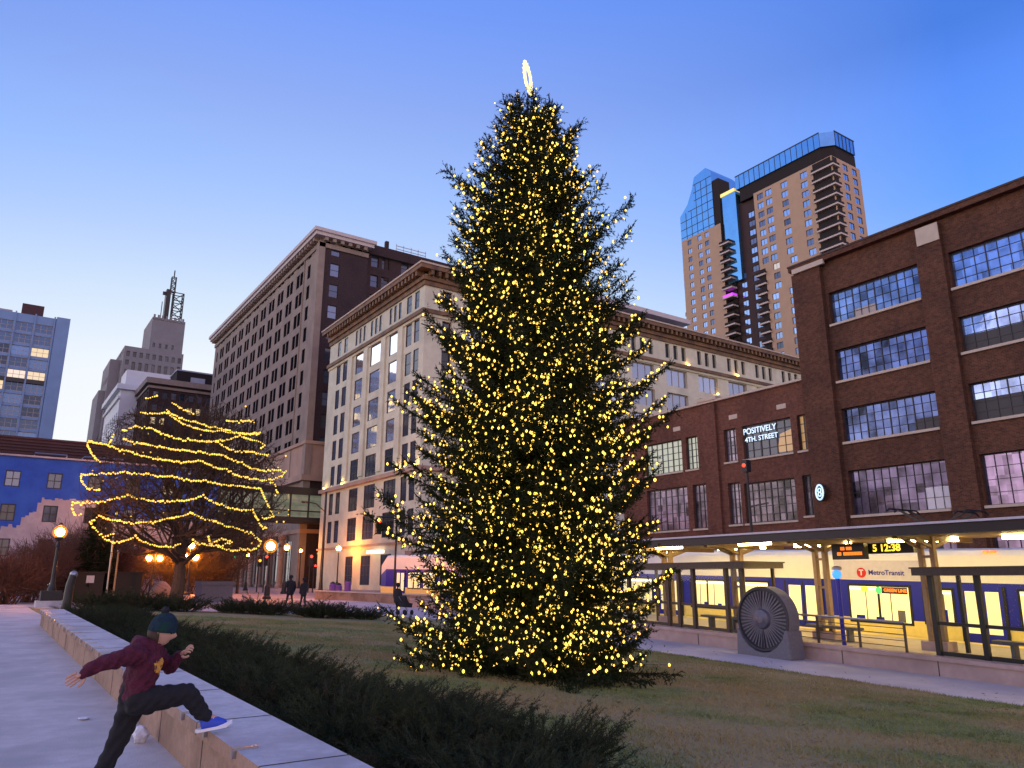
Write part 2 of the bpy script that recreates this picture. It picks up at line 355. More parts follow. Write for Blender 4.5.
# ------------------------------------------------------------------ building kit
CAM = Vector((0, 0, 1.6))
class Building:
    def __init__(s, name, label, cat, loc):
        s.root = thing(name, label, cat, loc); s.loc = Vector(loc); s.w = []
    def facade(s, mb, o, u, n, W, z0, z1, wins, mt, depth=.3, reveal=None, spec=None):
        """wall with real openings: o = start (local), u = along, n = outward; wins = (u0,u1,z0,z1,spec)"""
        o = Vector(o); u = Vector(u); n = Vector(n); reveal = reveal or mt
        us = sorted({0., W}|{round(x,3) for w in wins for x in w[:2]}); zs = sorted({z0, z1}|{round(x,3) for w in wins for x in w[2:4]})
        P = lambda a, z, d=0: o+u*a+Vector((0,0,z))-n*d
        for za, zb in zip(zs, zs[1:]):
            zc = (za+zb)/2; run = None
            row = [w for w in wins if w[2] < zc < w[3]]
            for ua, ub in zip(us, us[1:]):
                uc = (ua+ub)/2; hole = any(w[0] < uc < w[1] for w in row)
                if not hole: run = (run[0], ub) if run else (ua, ub)
                if (hole or ub == us[-1]) and run:
                    mb.quad(P(run[0],za), P(run[1],za), P(run[1],zb), P(run[0],zb), mt); run = None
        for w in wins:
            a, b, za, zb = w[:4]; d = depth
            mb.quad(P(a,za), P(a,za,d), P(a,zb,d), P(a,zb), reveal); mb.quad(P(b,za), P(b,za,d), P(b,zb,d), P(b,zb), reveal)
            mb.quad(P(a,za), P(b,za), P(b,za,d), P(a,za,d), reveal); mb.quad(P(a,zb), P(b,zb), P(b,zb,d), P(a,zb,d), reveal)
            sp = w[4] if len(w) > 4 else spec
            c = P((a+b)/2, (za+zb)/2)+s.loc; v = (c-CAM); app = (b-a)*(zb-za)*abs(v.normalized().dot(n))/v.length_squared
            s.w.append((app, P(a,za,d), u.copy(), n.copy(), b-a, zb-za, sp))
    def emit(s, limit=100):
        s.w.sort(key=lambda t: -t[0]); cache = {}
        stf = MB(); stp = []
        for k, (app, p, u, n, w, h, sp) in enumerate(s.w):
            if sp is None: sp = dict()
            fm, pm = sp.get('f','frame_dark'), sp.get('p','pane_dark')
            if isinstance(pm, (list,tuple)): pm = random.choice(pm)
            nx, nz, bar, mun = sp.get('nx',1), sp.get('nz',2), sp.get('bar',.08), sp.get('mun',.04); heavy = sp.get('heavy',0); back = sp.get('blind',0)
            def geo(mf, mp, off):
                def bx(m_, a0,a1,z0,z1,d0,d1,mt):
                    P = [off+u*a+n*d+Vector((0,0,z)) for a in (a0,a1) for d in (d0,d1) for z in (z0,z1)]
                    i = len(m_.v); m_.v += [tuple(q) for q in P]; kk = m_.m(mt)
                    for f in ((0,1,3,2),(4,6,7,5),(0,4,5,1),(2,3,7,6),(0,2,6,4),(1,5,7,3)): m_.f.append(tuple(i+j for j in f)); m_.mi.append(kk)
                bx(mf,0,bar,0,h,.005,.09,fm); bx(mf,w-bar,w,0,h,.005,.09,fm); bx(mf,bar,w-bar,0,bar,.005,.09,fm); bx(mf,bar,w-bar,h-bar,h,.005,.09,fm)
                for i in range(1,nx):
                    x = w*i/nx; t = mun*(2.2 if heavy and i%heavy==0 else 1)/2; bx(mf,x-t,x+t,bar,h-bar,.006,.07 if t<.05 else .088,fm)
                for j in range(1,nz):
                    z = h*j/nz; bx(mf,bar,w-bar,z-mun/2,z+mun/2,.007,.06,fm)
                i = len(mp.v); mp.v += [tuple(off+u*a+Vector((0,0,z))+n*.02) for a,z in ((.01,.01),(w-.01,.01),(w-.01,h-.01),(.01,h-.01))]; mp.f.append((i,i+1,i+2,i+3)); mp.mi.append(mp.m(pm))
                if back and random.random() < back:   # roller blind or shelving seen behind the glass, pulled to some height
                    zt = h*random.uniform(.25,.6); a0 = random.choice((0,.25,.5,.75))*w
                    bx(mp, a0+.03, min(a0+w*random.choice((.25,.5)), w)-.03, .05, zt, .022, .03, random.choice(('frame_pale','paper','frame_dark','frame_dark')))
            if k < limit:
                key = (round(w,2), round(h,2), nx, nz, fm, pm, tuple(u), tuple(n), bar, k if back else 0)
                if key not in cache:
                    a, b = MB(), MB(); geo(a, b, Vector((0,0,0))); cache[key] = (a.mesh('window'), b.mesh('pane'))
                ma, mb_ = cache[key]; wo = link('window', ma, s.root, p); link('pane', mb_, wo)
            else:
                geo(stf, stf, p)
        if stf.f: o = stf.build('window', s.root); o['kind'] = 'stuff'
        return s.root

def lamp_light(parent, loc, power, colr, rad=.1):
    l = bpy.data.lights.new('lamp', 'POINT'); l.energy = power; l.color = colr; l.shadow_soft_size = rad
    o = bpy.data.objects.new('lamp_glow', l); col.objects.link(o); o.location = loc; o.parent = parent; return o
X1, Y1, Z1 = Vector((1,0,0)), Vector((0,1,0)), Vector((0,0,1))

# ================================================================== red brick warehouse (tall block)
kx = 1.1
def kz(z): return 1.6+(z-1.6)*kx
WX = 44.0
YA, YB = -14.0, 29.7      # along the street; near end is out of frame to the right
B = Building('brick_warehouse', 'tall dark red brick warehouse with wide steel sash windows behind the station', 'building', (WX, YA, -.4))
mb = MB(); sash = dict(f='frame_dark', p='pane_sky', nx=12, nz=4, bar=.05, mun=.024, heavy=3, blind=.6)
sash_blue = dict(f='frame_dark', p='pane_blue', nx=12, nz=4, bar=.05, mun=.024, heavy=3, blind=.9)
sash_mid = dict(f='frame_dark', p='pane_purple', nx=12, nz=4, bar=.05, mun=.024, heavy=3, blind=.85)
zz = lambda z: kz(z)+.4
rows = [(zz(16.35), zz(18.35)), (zz(12.85), zz(14.75)), (zz(9.25), zz(11.2)), (zz(5.1), zz(7.6)), (.9, 4.4)]
bays = [(21.3-4.0+3.95, 0)]   # placeholder, replaced below
wins = []; Wd = YB-YA
# u runs from the far corner (YB) toward the viewer's right (-Y)
def uY(y40): return YB-y40*kx
far_bay = (uY(24.8), uY(19.4)); nxt = (uY(17.75), uY(11.0)); n3 = (uY(9.4), uY(3.0)); n4 = (uY(1.4), uY(-5.0)); n5 = (uY(-6.5), uY(-11.5))
for i, (a, b) in enumerate((far_bay, nxt, n3, n4, n5)):
    for j, (z0, z1) in enumerate(rows):
        wins.append((a, b, z0, z1, sash_mid if j > 2 else (sash_blue if i == 0 and j > 0 else sash)))
ztop = kz(20.35)+.4
B.facade(mb, (0, Wd, 0), -Y1, -X1, Wd, 0, ztop, wins, 'brick_red', .35)
D = 30
mb.quad((0,Wd,0),(D,Wd,0),(D,Wd,ztop),(0,Wd,ztop),'brick_red'); mb.quad((0,0,0),(D,0,0),(D,0,ztop),(0,0,ztop),'brick_red'); mb.quad((D,0,0),(D,Wd,0),(D,Wd,ztop),(D,0,ztop),'brick_red')
# piers standing proud of the wall
for a, b in ((.0, far_bay[0]-.25), (far_bay[1]+.15, nxt[0]-.15), (nxt[1]+.15, n3[0]-.15), (n3[1]+.15, n4[0]-.15), (n4[1]+.15, n5[0]-.15)):
    mb.box((-.32, Wd-b, 0), (-.003, Wd-a, ztop-.25), 'brick_red')
B_wall = mb.build('wall', B.root)
mb = MB(); mb.box((-.45,-.1,ztop), (D+.1, Wd+.12, ztop+.32), 'brick_red'); mb.box((-.5,-.15,ztop+.32), (D+.15, Wd+.15, ztop+.44), 'joint'); mb.build('parapet', B.root)
mb = MB()
mb.box((-.52, Wd-2.6, ztop-.24), (-.33, Wd-.2, ztop+.1), 'stone_trim'); mb.build('stone_block', B.root); mb = MB()
pa = far_bay[1]+.35
mb.box((-.40, Wd-pa-1.3, ztop-1.35), (-.33, Wd-pa, ztop-.25), 'stone_trim')
mb.build('stone_block', B.root)
for (a, b) in (far_bay, nxt, n3, n4, n5):
    for z0, z1 in rows: mb = MB(); mb.box((-.16, Wd-b-.05, z0-.16), (-.004, Wd-a+.05, z0-.01), 'stone_trim'); mb.build('sill', B.root)
B.emit()

# ================================================================== lower brick annex to the left
Wa = 18.4; YAn = YB+.02
B = Building('brick_annex', 'lower two storey red brick annex with neon words in an upper window', 'building', (WX+.25, YAn, -.3))
mb = MB(); h = kz(13.45)+.3
za = lambda z: kz(z)+.3
steel = dict(f='frame_dark', p=['pane_curtain','pane_office'], nx=6, nz=4, bar=.08, mun=.045, heavy=2, blind=.5)
def st(p, nx, nz): return dict(f='frame_dark', p=p, nx=nx, nz=nz, bar=.08, mun=.045, heavy=2)
wins = []
def aw(y0, y1, z0, z1, p, nx, nz): wins.append((y0*kx-YAn, y1*kx-YAn, za(z0), za(z1), st(p, nx, nz)))
aw(26.85, 27.95, 9.2, 11.4, 'pane_glow', 3, 4); aw(28.4, 32.1, 9.2, 11.4, 'pane_dark', 6, 4); aw(32.65, 33.65, 9.2, 11.4, 'pane_curtain', 3, 4)
aw(36.0, 37.1, 9.1, 11.4, 'pane_office', 3, 5); aw(37.5, 41.2, 9.1, 11.4, 'pane_office', 7, 5)
aw(26.95, 27.95, 5.3, 7.7, 'pane_curtain', 3, 5); aw(28.5, 32.3, 5.1, 7.65, 'pane_curtain', 8, 5); aw(32.6, 33.6, 5.1, 7.8, 'pane_curtain', 3, 5)
aw(35.5, 36.7, 5.0, 8.0, 'pane_curtain', 3, 5); aw(37.2, 41.2, 5.0, 8.0, 'pane_curtain', 7, 5)
for y in (27.2, 31, 36, 39.5): aw(y, y+2.4, .6, 3.4, 'pane_dark', 3, 2)
wins = [w for w in wins if w[1] < Wa-.1]
B.facade(mb, (0,0,0), Y1, -X1, Wa, 0, h, wins, 'brick_annex', .3)
mb.quad((0,Wa,0),(26,Wa,0),(26,Wa,h),(0,Wa,h),'brick_annex'); mb.quad((0,0,h),(0,Wa,h),(26,Wa,h),(26,0,h),'roofing'); mb.quad((26,0,0),(26,Wa,0),(26,Wa,h),(26,0,h),'brick_annex')
mb.box((-.22, 34.15*kx-YAn, 0), (-.003, 35.3*kx-YAn, h-.1), 'brick_annex')
mb.build('wall', B.root)
mb = MB(); mb.box((-.25,.0,h), (.35, Wa, h+.16), 'stone_trim'); mb.box((-.32, 33.9*kx-YAn, h+.16), (.3, 35.6*kx-YAn, h+.42), 'stone_trim'); mb.build('coping', B.root)
for y in (28.6, 32.4, 37.5):
    mb = MB(); mb.box((-.05, y*kx-YAn, za(12.0)), (-.003, y*kx-YAn+.75, za(12.3)), 'stone_trim'); mb.build('stone_block', B.root)
for w in wins: mb = MB(); mb.box((-.12, w[0]-.08, w[2]-.14), (-.004, w[1]+.08, w[2]-.01), 'stone_trim'); mb.build('sill', B.root)
# warm emissive patch for the lit room inside the dark upper window
mb = MB(); mb.quad((.2, 28.55*kx-YAn, za(9.35)), (.2, 29.7*kx-YAn, za(9.35)), (.2, 29.4*kx-YAn, za(10.5)), (.2, 28.55*kx-YAn, za(10.7)), 'pane_glow'); mb.v = [(.20,p[1],p[2]) for p in mb.v]; mb.build('lit_room', B.root, (.06,0,0))
sgn = text_west('POSITIVELY', .60, 'neon_white', B.root, (.14, 30.85*kx-YAn, za(11.0)), 'neon_lettering', .012, .004)
sgn.scale = (1, .93, 1)
text_west('4TH. STREET', .50, 'neon_white', B.root, (.14, 30.75*kx-YAn, za(10.45)), 'neon_lettering', .012, .004)
B.emit()
# round neon sign on the corner pier
zc = kz(6.5); yc = 26.3*kx
t = thing('round_sign', 'round white neon sign on the corner pier of the brick warehouse', 'sign', (WX-.45, yc, zc), rz=R(-28))
mb = MB(); mb.prism([(-.12, .55*math.cos(a), .55*math.sin(a)) for a in [2*math.pi*i/24 for i in range(24)]], (.10,0,0), 'black_iron'); mb.build('backing', t)
mb = MB(); mb.tube([(-.16, .44*math.cos(a), .46*math.sin(a)) for a in [2*math.pi*i/24 for i in range(25)]], .055, 'neon_white', 6); mb.build('neon_ring', t)
mb = MB()
for s in (.12, -.12): mb.tube([(-.16, .19*math.cos(a), s+.13*math.sin(a)) for a in [2*math.pi*i/16 for i in range(17)]], .04, 'neon_white', 6)
mb.build('neon_emblem', t)

# ================================================================== white office block
WXw, WYw = 45.3, 87.6
B = Building('office_block', 'pale stone office block with wide brown cornice behind the christmas tree', 'building', (WXw, WYw, 0))
mb = MB(); q = 1.03; Wl = 34.9; Wr = 90.
zw = lambda z: 1.6+(z-1.6)*q
H = 42.6
big = dict(f='frame_dark', p='pane_white', nx=1, nz=1, bar=.1); bigd = dict(f='frame_dark', p='pane_dark', nx=3, nz=3, bar=.1, mun=.06); duo = dict(f='frame_dark', p='pane_dark', nx=1, nz=2, bar=.06)
wins = []
Lb = [(108.0,110.8), (101.8,105.1), (95.1,98.4)]; Ld = [(117.5,118.9), (114.6,116.1), (91.5,93.0), (89.2,90.5)]
zc = [33.9, 29.8, 25.6, 21.5, 17.4, 13.0, 8.7]
for i, z in enumerate(zc):
    hgt = 3.1 if i < 5 else 3.3
    for a, b in Lb: wins.append((a-WYw-(.5 if b-a > 2 else .25), b-WYw, zw(z-hgt/2), zw(z+hgt/2), big if i < 4 else bigd))
    for a, b in Ld: wins.append((a-WYw-(.5 if b-a > 2 else .25), b-WYw, zw(z-hgt/2), zw(z+hgt/2), duo))
for a, b in Lb:
    c = (a+b)/2
    for d in (-1.55, 0, 1.55): wins.append((c+d-.42-WYw, c+d+.42-WYw, 38.2, 40.7, duo))
    wins.append((a-WYw, b-WYw, .9, 5.0, bigd))
for a, b in Ld: wins.append((a-WYw, b-WYw, 38.2, 40.7, duo))
B.facade(mb, (0,0,0), Y1, -X1, Wl, 0, H, wins, 'stone_pale', .13, reveal='stone_base')
wins = []; big3 = dict(f='frame_pale', p='pane_white_right', nx=3, nz=1, bar=.14, mun=.1)
cs = [93.8+7.85*i-WXw for i in range(-5, 6)]
for c in cs:
    for i, z in enumerate(zc): wins.append((c-2.5, c+2.5, zw(z-1.45), zw(z+1.45), big3))
    for d in (-1.95, 0, 1.95): wins.append((c+d-.5, c+d+.5, 38.2, 40.7, duo))
for i, z in enumerate(zc[:]): wins.append((2.8, 4.3, zw(z-1.35), zw(z+1.35), duo))
wins.append((2.8, 4.3, 38.2, 40.7, duo))
wins = [w for w in wins if w[1] < Wr-1]
B.facade(mb, (0,0,0), X1, -Y1, Wr, 0, H, wins, 'stone_pale', .45)
mb.quad((0,Wl,0),(Wr,Wl,0),(Wr,Wl,H),(0,Wl,H),'stone_pale'); mb.quad((Wr,0,0),(Wr,Wl,0),(Wr,Wl,H),(Wr,0,H),'stone_pale'); mb.quad((0,0,H),(Wr,0,H),(Wr,Wl,H),(0,Wl,H),'roofing')
# shallow pilasters between the big bays
for y in (111.0+1.6, 106.5, 100.1, 94.4): mb.box((-.28, y-.75-WYw, 16.6), (-.003, y+.75-WYw, 36.7), 'stone_pale')
mb.build('wall', B.root)
def ring(mb, x0, y0, X, Y, p0, p1, z0, z1, mt):   # band round the street sides, p = projection
    mb.box((x0-p1, y0-p1, z0), (x0-p0, Y, z1), mt); mb.box((x0-p0, y0-p1, z0), (X, y0-p0, z1), mt)
mb = MB()
ring(mb, 0,0,Wr,Wl, .003,.25, 40.95, 41.6, 'copper_brown'); ring(mb, 0,0,Wr,Wl, .003,.55, 41.6, 42.2, 'copper_brown'); ring(mb, 0,0,Wr,Wl+.8, .003,1.35, 42.9, 43.5, 'copper_brown')
mb.box((-1.5,-1.5,43.5),(Wr,Wl+.9,43.75),'stone_trim')
for i in range(int(Wl/1.1)): mb.box((-1.2, .3+i*1.1, 42.2), (-.003, .75+i*1.1, 42.9), 'copper_brown')
for i in range(int(Wr/1.1)): mb.box((.3+i*1.1, -1.2, 42.2), (.75+i*1.1, -.003, 42.9), 'copper_brown')
mb.build('cornice', B.root)
mb = MB(); ring(mb, 0,0,Wr,Wl, .003,.5, 36.9, 37.45, 'copper_brown'); ring(mb, 0,0,Wr,Wl, .003,.22, 36.5, 36.9, 'stone_pale'); ring(mb, 0,0,Wr,Wl, .003,.6, 15.4, 15.95, 'stone_base'); ring(mb, 0,0,Wr,Wl,.003,.3, 6.2, 6.5, 'stone_base'); mb.build('string_course', B.root)
mb = MB(); mb.box((20,12,H), (62,30,50.4), 'brick_far'); mb.box((18,10,50.4),(64,32,51.3), 'cornice_grey'); mb.box((4,16,H),(20,30,47.5),'brick_far'); mb.build('penthouse', B.root)
for y in (120.5, 113.0, 93.6, 88.3):
    mb = MB(); mb.box((-.5,-.15,0),(-.25,.15,.25),'uplight'); o = mb.build('uplight', B.root, (0, y-WYw, 16.0)); lamp_light(o, (-.55,0,.6), 32, (1.,.55,.14))
for x in (99.3+7.85*0-2.8, 107.1+2.2):
    mb = MB(); mb.box((-.15,-.5,0),(.15,-.25,.25),'uplight'); o = mb.build('uplight', B.root, (x-WXw, 0, 37.5)); lamp_light(o, (0,-.5,.5), 22, (1.,.55,.14))
    mb = MB(); mb.box((-.15,-.5,0),(.15,-.25,.25),'uplight'); o = mb.build('uplight', B.root, (x+7.0-WXw, 0, 33.3)); lamp_light(o, (0,-.5,.5), 22, (1.,.55,.14))
mb = MB(); mb.box((-.9, 97.2-WYw, 5.15), (-.05, 101.2-WYw, 5.55), 'tube_white'); mb.build('lit_fascia', B.root)
B.emit()

# ================================================================== dark stone office tower with heavy cornice
DX, DY = 45.4, 131.6
B = Building('stone_tower_block', 'massive brownish lavender stone office building with heavy overhanging cornice', 'building', (DX, DY, 0))
mb = MB(); Wl = 80.; Wr = 52.; H = 64.6; W0 = 9.8
sash1 = dict(f='frame_black', p='pane_black', nx=1, nz=2, bar=.06, mun=.06)
sash2 = dict(f='black_iron', p=['pane_dark','pane_far','pane_far'], nx=1, nz=2, bar=.08, mun=.08)
wins = []; rowz = [63.2-4.22*i for i in range(11)]
for i, z in enumerate(rowz):
    z = 1.6+(z-1.6)*1.02
    wins.append((4.8, 6.5, z-1.4, z+1.4, sash1))
    for k in range(11):
        c = 11.0+6.1*k
        wins.append((c-1.95, c-.16, z-1.4, z+1.4, sash1)); wins.append((c+.16, c+1.95, z-1.4, z+1.4, sash1))
    wins.append((Wl-3.5, Wl-2.3, z-1.35, z+1.35, sash1))
for z in (14.5, 4.): 
    for k in range(12): wins.append((9.5+6.1*k-5.2, 9.5+6.1*k-2.2, z-2.0 if z > 9 else 1.2, z+2.4 if z > 9 else 8.4, dict(f='black_iron', p='pane_dark', nx=2, nz=3, bar=.1)))
B.facade(mb, (0,0,0), Y1, -X1, Wl, 0, H, wins, 'stone_lav', .16)
mb.box((-.2, 8.1, 20.), (-.003, 8.5, H-.2), 'stone_lav')
# quoin pier and brick return to the right
wins = []
for z in rowz:
    z = 1.6+(z-1.6)*1.005; wins.append((2.2, 4.0, z-1.3, z+1.3, sash2))
B.facade(mb, (0,0,0), X1, -Y1, W0, 0, H, wins, 'brick_dark', .25)
wins = []
for z in rowz:
    z = 1.6+(z-1.6)*1.005
    for a in (.0+1.0, 3.3, 7.6, 13.5, 17, 22, 25.5, 31, 35): wins.append((a, a+1.6, z-1.25, z+1.25, sash2))
B.facade(mb, (W0,.7,0), X1, -Y1, Wr-W0, 0, 67.0, wins, 'brick_far', .35)
mb.quad((W0,0,0),(W0,.7,0),(W0,.7,H),(W0,0,H),'brick_dark')
mb.quad((0,Wl,0),(Wr,Wl,0),(Wr,Wl,H),(0,Wl,H),'brick_dark'); mb.quad((Wr,.7,0),(Wr,Wl,0),(Wr,Wl,H),(Wr,.7,H),'brick_dark'); mb.quad((0,0,H),(Wr,0,H),(Wr,Wl,H),(0,Wl,H),'roofing')
mb.box((-.35,-.3,0),(.9,-.003,H),'stone_lav'); mb.box((-.35,-.003,0),(-.003,1.2,H),'stone_lav')
mb.build('wall', B.root)
mb = MB()
ring(mb, 0,0,W0,Wl, .003,.3, 64.0-.6, 64.3, 'stone_lav'); ring(mb,0,0,W0+.6,Wl+.7,.003,1.45, 65.2, 65.9,'cornice_grey'); mb.box((-1.8,-1.8,65.9),(W0+1.0,Wl+1.0,66.6),'cornice_grey'); mb.box((-.1,.0,64.3),(W0,Wl,65.9),'stone_lav')
for i in range(int(Wl/1.6)): mb.box((-1.2,.4+1.6*i,64.5),(-.11,1.1+1.6*i,65.2),'stone_lav')
for i in range(6): mb.box((.4+1.6*i,-1.2,64.5),(1.1+1.6*i,-.01,65.2),'stone_lav')
mb.build('cornice', B.root)
mb = MB(); ring(mb,0,0,W0,Wl,.003,.5,25.2,25.8,'stone_base'); ring(mb,0,0,W0,Wl,.003,.9,18.6,19.6,'stone_base'); ring(mb,0,0,W0,Wl,.003,.4,9.5,10.2,'stone_base'); ring(mb,0,0,W0,Wl,.003,.12,19.6,25.2,'stone_base') ; mb.build('string_course', B.root)
for k in range(9):
    mb = MB(); mb.lathe([(.75,0),(.75,.5),(.55,.7),(.5,8.3),(.75,8.6),(.75,9.2)],'stone_base',12); mb.build('column', B.root, (-1.0, 6.9+6.1*k, .2))
mb = MB(); mb.box((19.5,6,H),(24.5,12,69.0),'roofing'); mb.build('plant_room', B.root)
mb = MB()
for z in (69.2,69.9,70.6): mb.beam((18.5,5.8,z),(25.5,5.8,z),.12,.12,'steel')
for x in (18.5,20.2,22,23.7,25.5): mb.beam((x,5.8,66.),(x,5.8,71.0),.12,.12,'steel')
mb.beam((14.2,1.2,60),(14.2,1.2,68.6),.7,.7,'brick_far'); mb.build('roof_railing', B.root)
B.emit()

# skyway: glazed bridge springing from the stone tower across the street
t = thing('skyway', 'dark glazed skyway bridge crossing the street between the big stone buildings', 'bridge', (30, 127.4, 0))
mb = MB(); mb.box((-17,-2.4,15.4),(17.6,2.4,16.6),'black_iron'); mb.build('roof_slab', t)
mb = MB(); mb.box((-17,-2.2,10.9),(17.6,2.2,11.7),'black_iron'); mb.build('deck', t)
mb = MB()
for i in range(12): x = -16.8+3.1*i; mb.box((x-.12,-2.2,11.7),(x+.12,-1.95,15.4),'black_iron'); mb.box((x-.12,1.95,11.7),(x+.12,2.2,15.4),'black_iron')
mb.box((-17,-2.25,12.6),(17.6,-2.15,12.8),'black_iron')
mb.box((-17,-2.0,11.7),(17.6,2.0,15.4),'pane_skyway'); mb.build('glazing', t)
mb = MB(); mb.box((-17.,-2,0),(-13.5,2,10.9),'brick_dark'); mb.build('pier', t)
# ================================================================== high rise with tan and dark brick, glass crown
TX, TY = 190., 112.
B = Building('high_rise', 'tall tan and dark brown high rise with blue glass crown and stacked balconies', 'building', (TX, TY, 0))
mb = MB(); tw = dict(f='frame_dark', p=['pane_tower','pane_tower','pane_tower','pane_far'], nx=2, nz=1, bar=.09, mun=.07)
def pxY(u, v):  return u
fl = 3.16; nfl = 28
zf = [120.6-fl*i for i in range(nfl)]
TB = 31.5     # width of tan front along +Y : TY+3.6 .. TY+31.5 ; corner balconies at the near corner
wins = []
for i, z in enumerate(zf):
    if z < 30: break
    cols = [9.6, 16.6, 22.4, 25.6] if i < 8 else [9.2, 15.6, 21.9]
    if i >= 11: cols = [10., 17.0, 23.2]
    for c in cols: wins.append((c-1.15, c+1.15, z-1.0, z+1.0, tw))
B.facade(mb, (0,0,0), Y1, -X1, 28.0, 0, 122.6, [w for w in wins if w[0] > 7.5], 'tan_panel', .25)
# dark recessed bay between the two tan wings
wins = []
for i, z in enumerate(zf[1:]):
    wins.append((2.2, 4.6, z-1.0, z+1.0, tw))
    if i > 5: wins.append((7.2, 9.4, z-2.0, z, tw))
B.facade(mb, (2.5,28.,0), Y1, -X1, 14., 0, 123.0, wins, 'brown_panel', .25)
mb.quad((0,28,0),(2.5,28,0),(2.5,28,122.6),(0,28,122.6),'brown_panel')
# left wing
wins = []
for i, z in enumerate(zf[1:]):
    for c in (4.0+2.2, 9.4, 14.0): wins.append((c-.9, c+.9, z-2.1, z-.3, tw))
B.facade(mb, (0,42,0), Y1, -X1, 17.5, 0, 118.0, wins, 'tan_panel', .25)
mb.quad((0,42,0),(2.5,42,0),(2.5,42,118),(0,42,118),'brown_panel')
# right return (faces the warehouse side)
wins = []
for i, z in enumerate(zf):
    for c in (6.6, 11.4): wins.append((c-1.25, c+1.25, z-1.05, z+1.05, tw))
B.facade(mb, (0,0,0), X1, -Y1, 14.5, 0, 122.6, [w for w in wins], 'tan_panel', .25)
mb.quad((14.5,0,0),(14.5,60,0),(14.5,60,118),(14.5,0,118),'brown_panel'); mb.quad((0,59.5,0),(14.5,59.5,0),(14.5,59.5,118),(0,59.5,118),'tan_panel')
mb.box((14.52,1.5,0),(17.0,24,112.),'brown_panel'); mb.box((17.02,3,0),(19.5,20,104.),'brown_panel')
mb.build('wall', B.root)
# dark attic storey and glass crown
mb = MB(); ch = [(1.0,4.0),(3.5,.8),(14.0,.8),(14.4,4),(14.4,34.),(1.0,34.)]
mb.prism([(x,y,122.6) for x,y in ch], (0,0,4.6), 'black_void'); mb.build('attic', B.root, fix=True)
mb = MB(); ch2 = [(.4,3.4),(3.2,.2),(13.5,.2),(14.,3),(14.,35),(.4,35)]
mb.prism([(x,y,127.2) for x,y in ch2], (0,0,4.6), 'glass_crown')
cr = mb.build('glass_crown', B.root, fix=True)
mb = MB()
for i in range(16): y = 3.4+2.0*i; mb.box((.3,y-.06,127.2),(.38,y+.06,131.8),'frame_dark')
for i in range(6): x = 3.4+1.9*i; mb.box((x-.06,.08,127.2),(x+.06,.16,131.8),'frame_dark')
mb.box((.28,3.4,131.8),(.5,35,132.1),'frame_dark'); mb.box((3.2,.06,131.8),(13.5,.3,132.1),'frame_dark'); mb.build('mullion', cr)
# glass shaft between the wings and the gabled glass crown of the left wing
mb = MB(); mb.box((1.0,35.8,96.),(12,41.6,127.5),'glass_crown'); mb.build('glass_shaft', B.root)
mb = MB(); mb.box((.7,36.,127.5),(11.,41.8,128.6),'kiosk'); mb.build('lit_rim', B.root)  # orange light along this top edge, made as emission
mb = MB(); mb.box((.4,41.9,112.),(6,44.6,135.0),'black_void'); mb.build('lift_shaft', B.root)
mb = MB(); mb.prism([(.2,44.7,118.0),(.2,44.7,138.5),(.2,47.0,141.2),(.2,52.3,140.0),(.2,53.5,136.0),(.2,56.,131.),(.2,59.8,127.5),(.2,59.8,100.),(.2,58.2,100.),(.2,58.2,118.)], (14,0,0), 'glass_crown')
for z in range(101,140,3): mb.box((.10,44.8 if z>118 else 58.3,z),(.18,59.7 if z<127 else (56. if z<131 else 53),z+.14),'frame_dark')
for y in (47,49.5,52,54.5,57): mb.box((.11,y,118),(.19,y+.12,137 if y<53 else 128),'frame_dark')
mb.build('glass_crown', B.root)
# balconies: pale slabs over flat black panels painting the shade of recesses
nb = 0; slab_me = {}
def balcony(x0,y0,x1,y1,z,extra=None):
    key = (x1-x0,y1-y0,extra)
    if key not in slab_me:
        m_ = MB(); w, d = x1-x0, y1-y0
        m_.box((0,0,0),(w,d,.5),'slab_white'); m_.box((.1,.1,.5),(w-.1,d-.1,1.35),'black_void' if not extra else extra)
        slab_me[key] = m_.mesh('balcony')
    link('balcony', slab_me[key], B.root, (x0,y0,z))
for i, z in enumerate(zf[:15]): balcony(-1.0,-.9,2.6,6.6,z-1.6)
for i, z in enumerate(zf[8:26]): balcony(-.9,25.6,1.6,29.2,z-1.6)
for i, z in enumerate(zf[3:26]): balcony(-.8,38.6,1.8,42.8,z-1.6,'magenta' if i==6 else ('red_lit_and_logo' if i==18 else None))  # purple and red light on two balconies put into their panel colour
for i, z in enumerate(zf[9:26]): balcony(1.0,59.4,4.0,60.9,z-1.6)
mb = MB(); mb.box((-.06,.4,60.),(-.003,6.4,122.4),'black_void'); mb.box((.2,-.06,60.),(2.5,-.003,122.4),'black_void'); mb.box((-.06,25.9,30),(-.003,28,96.),'black_void'); mb.box((1.9,39.,30),(2.49,41.9,112),'black_void'); mb.build('loggia_shade', B.root)
B.emit()

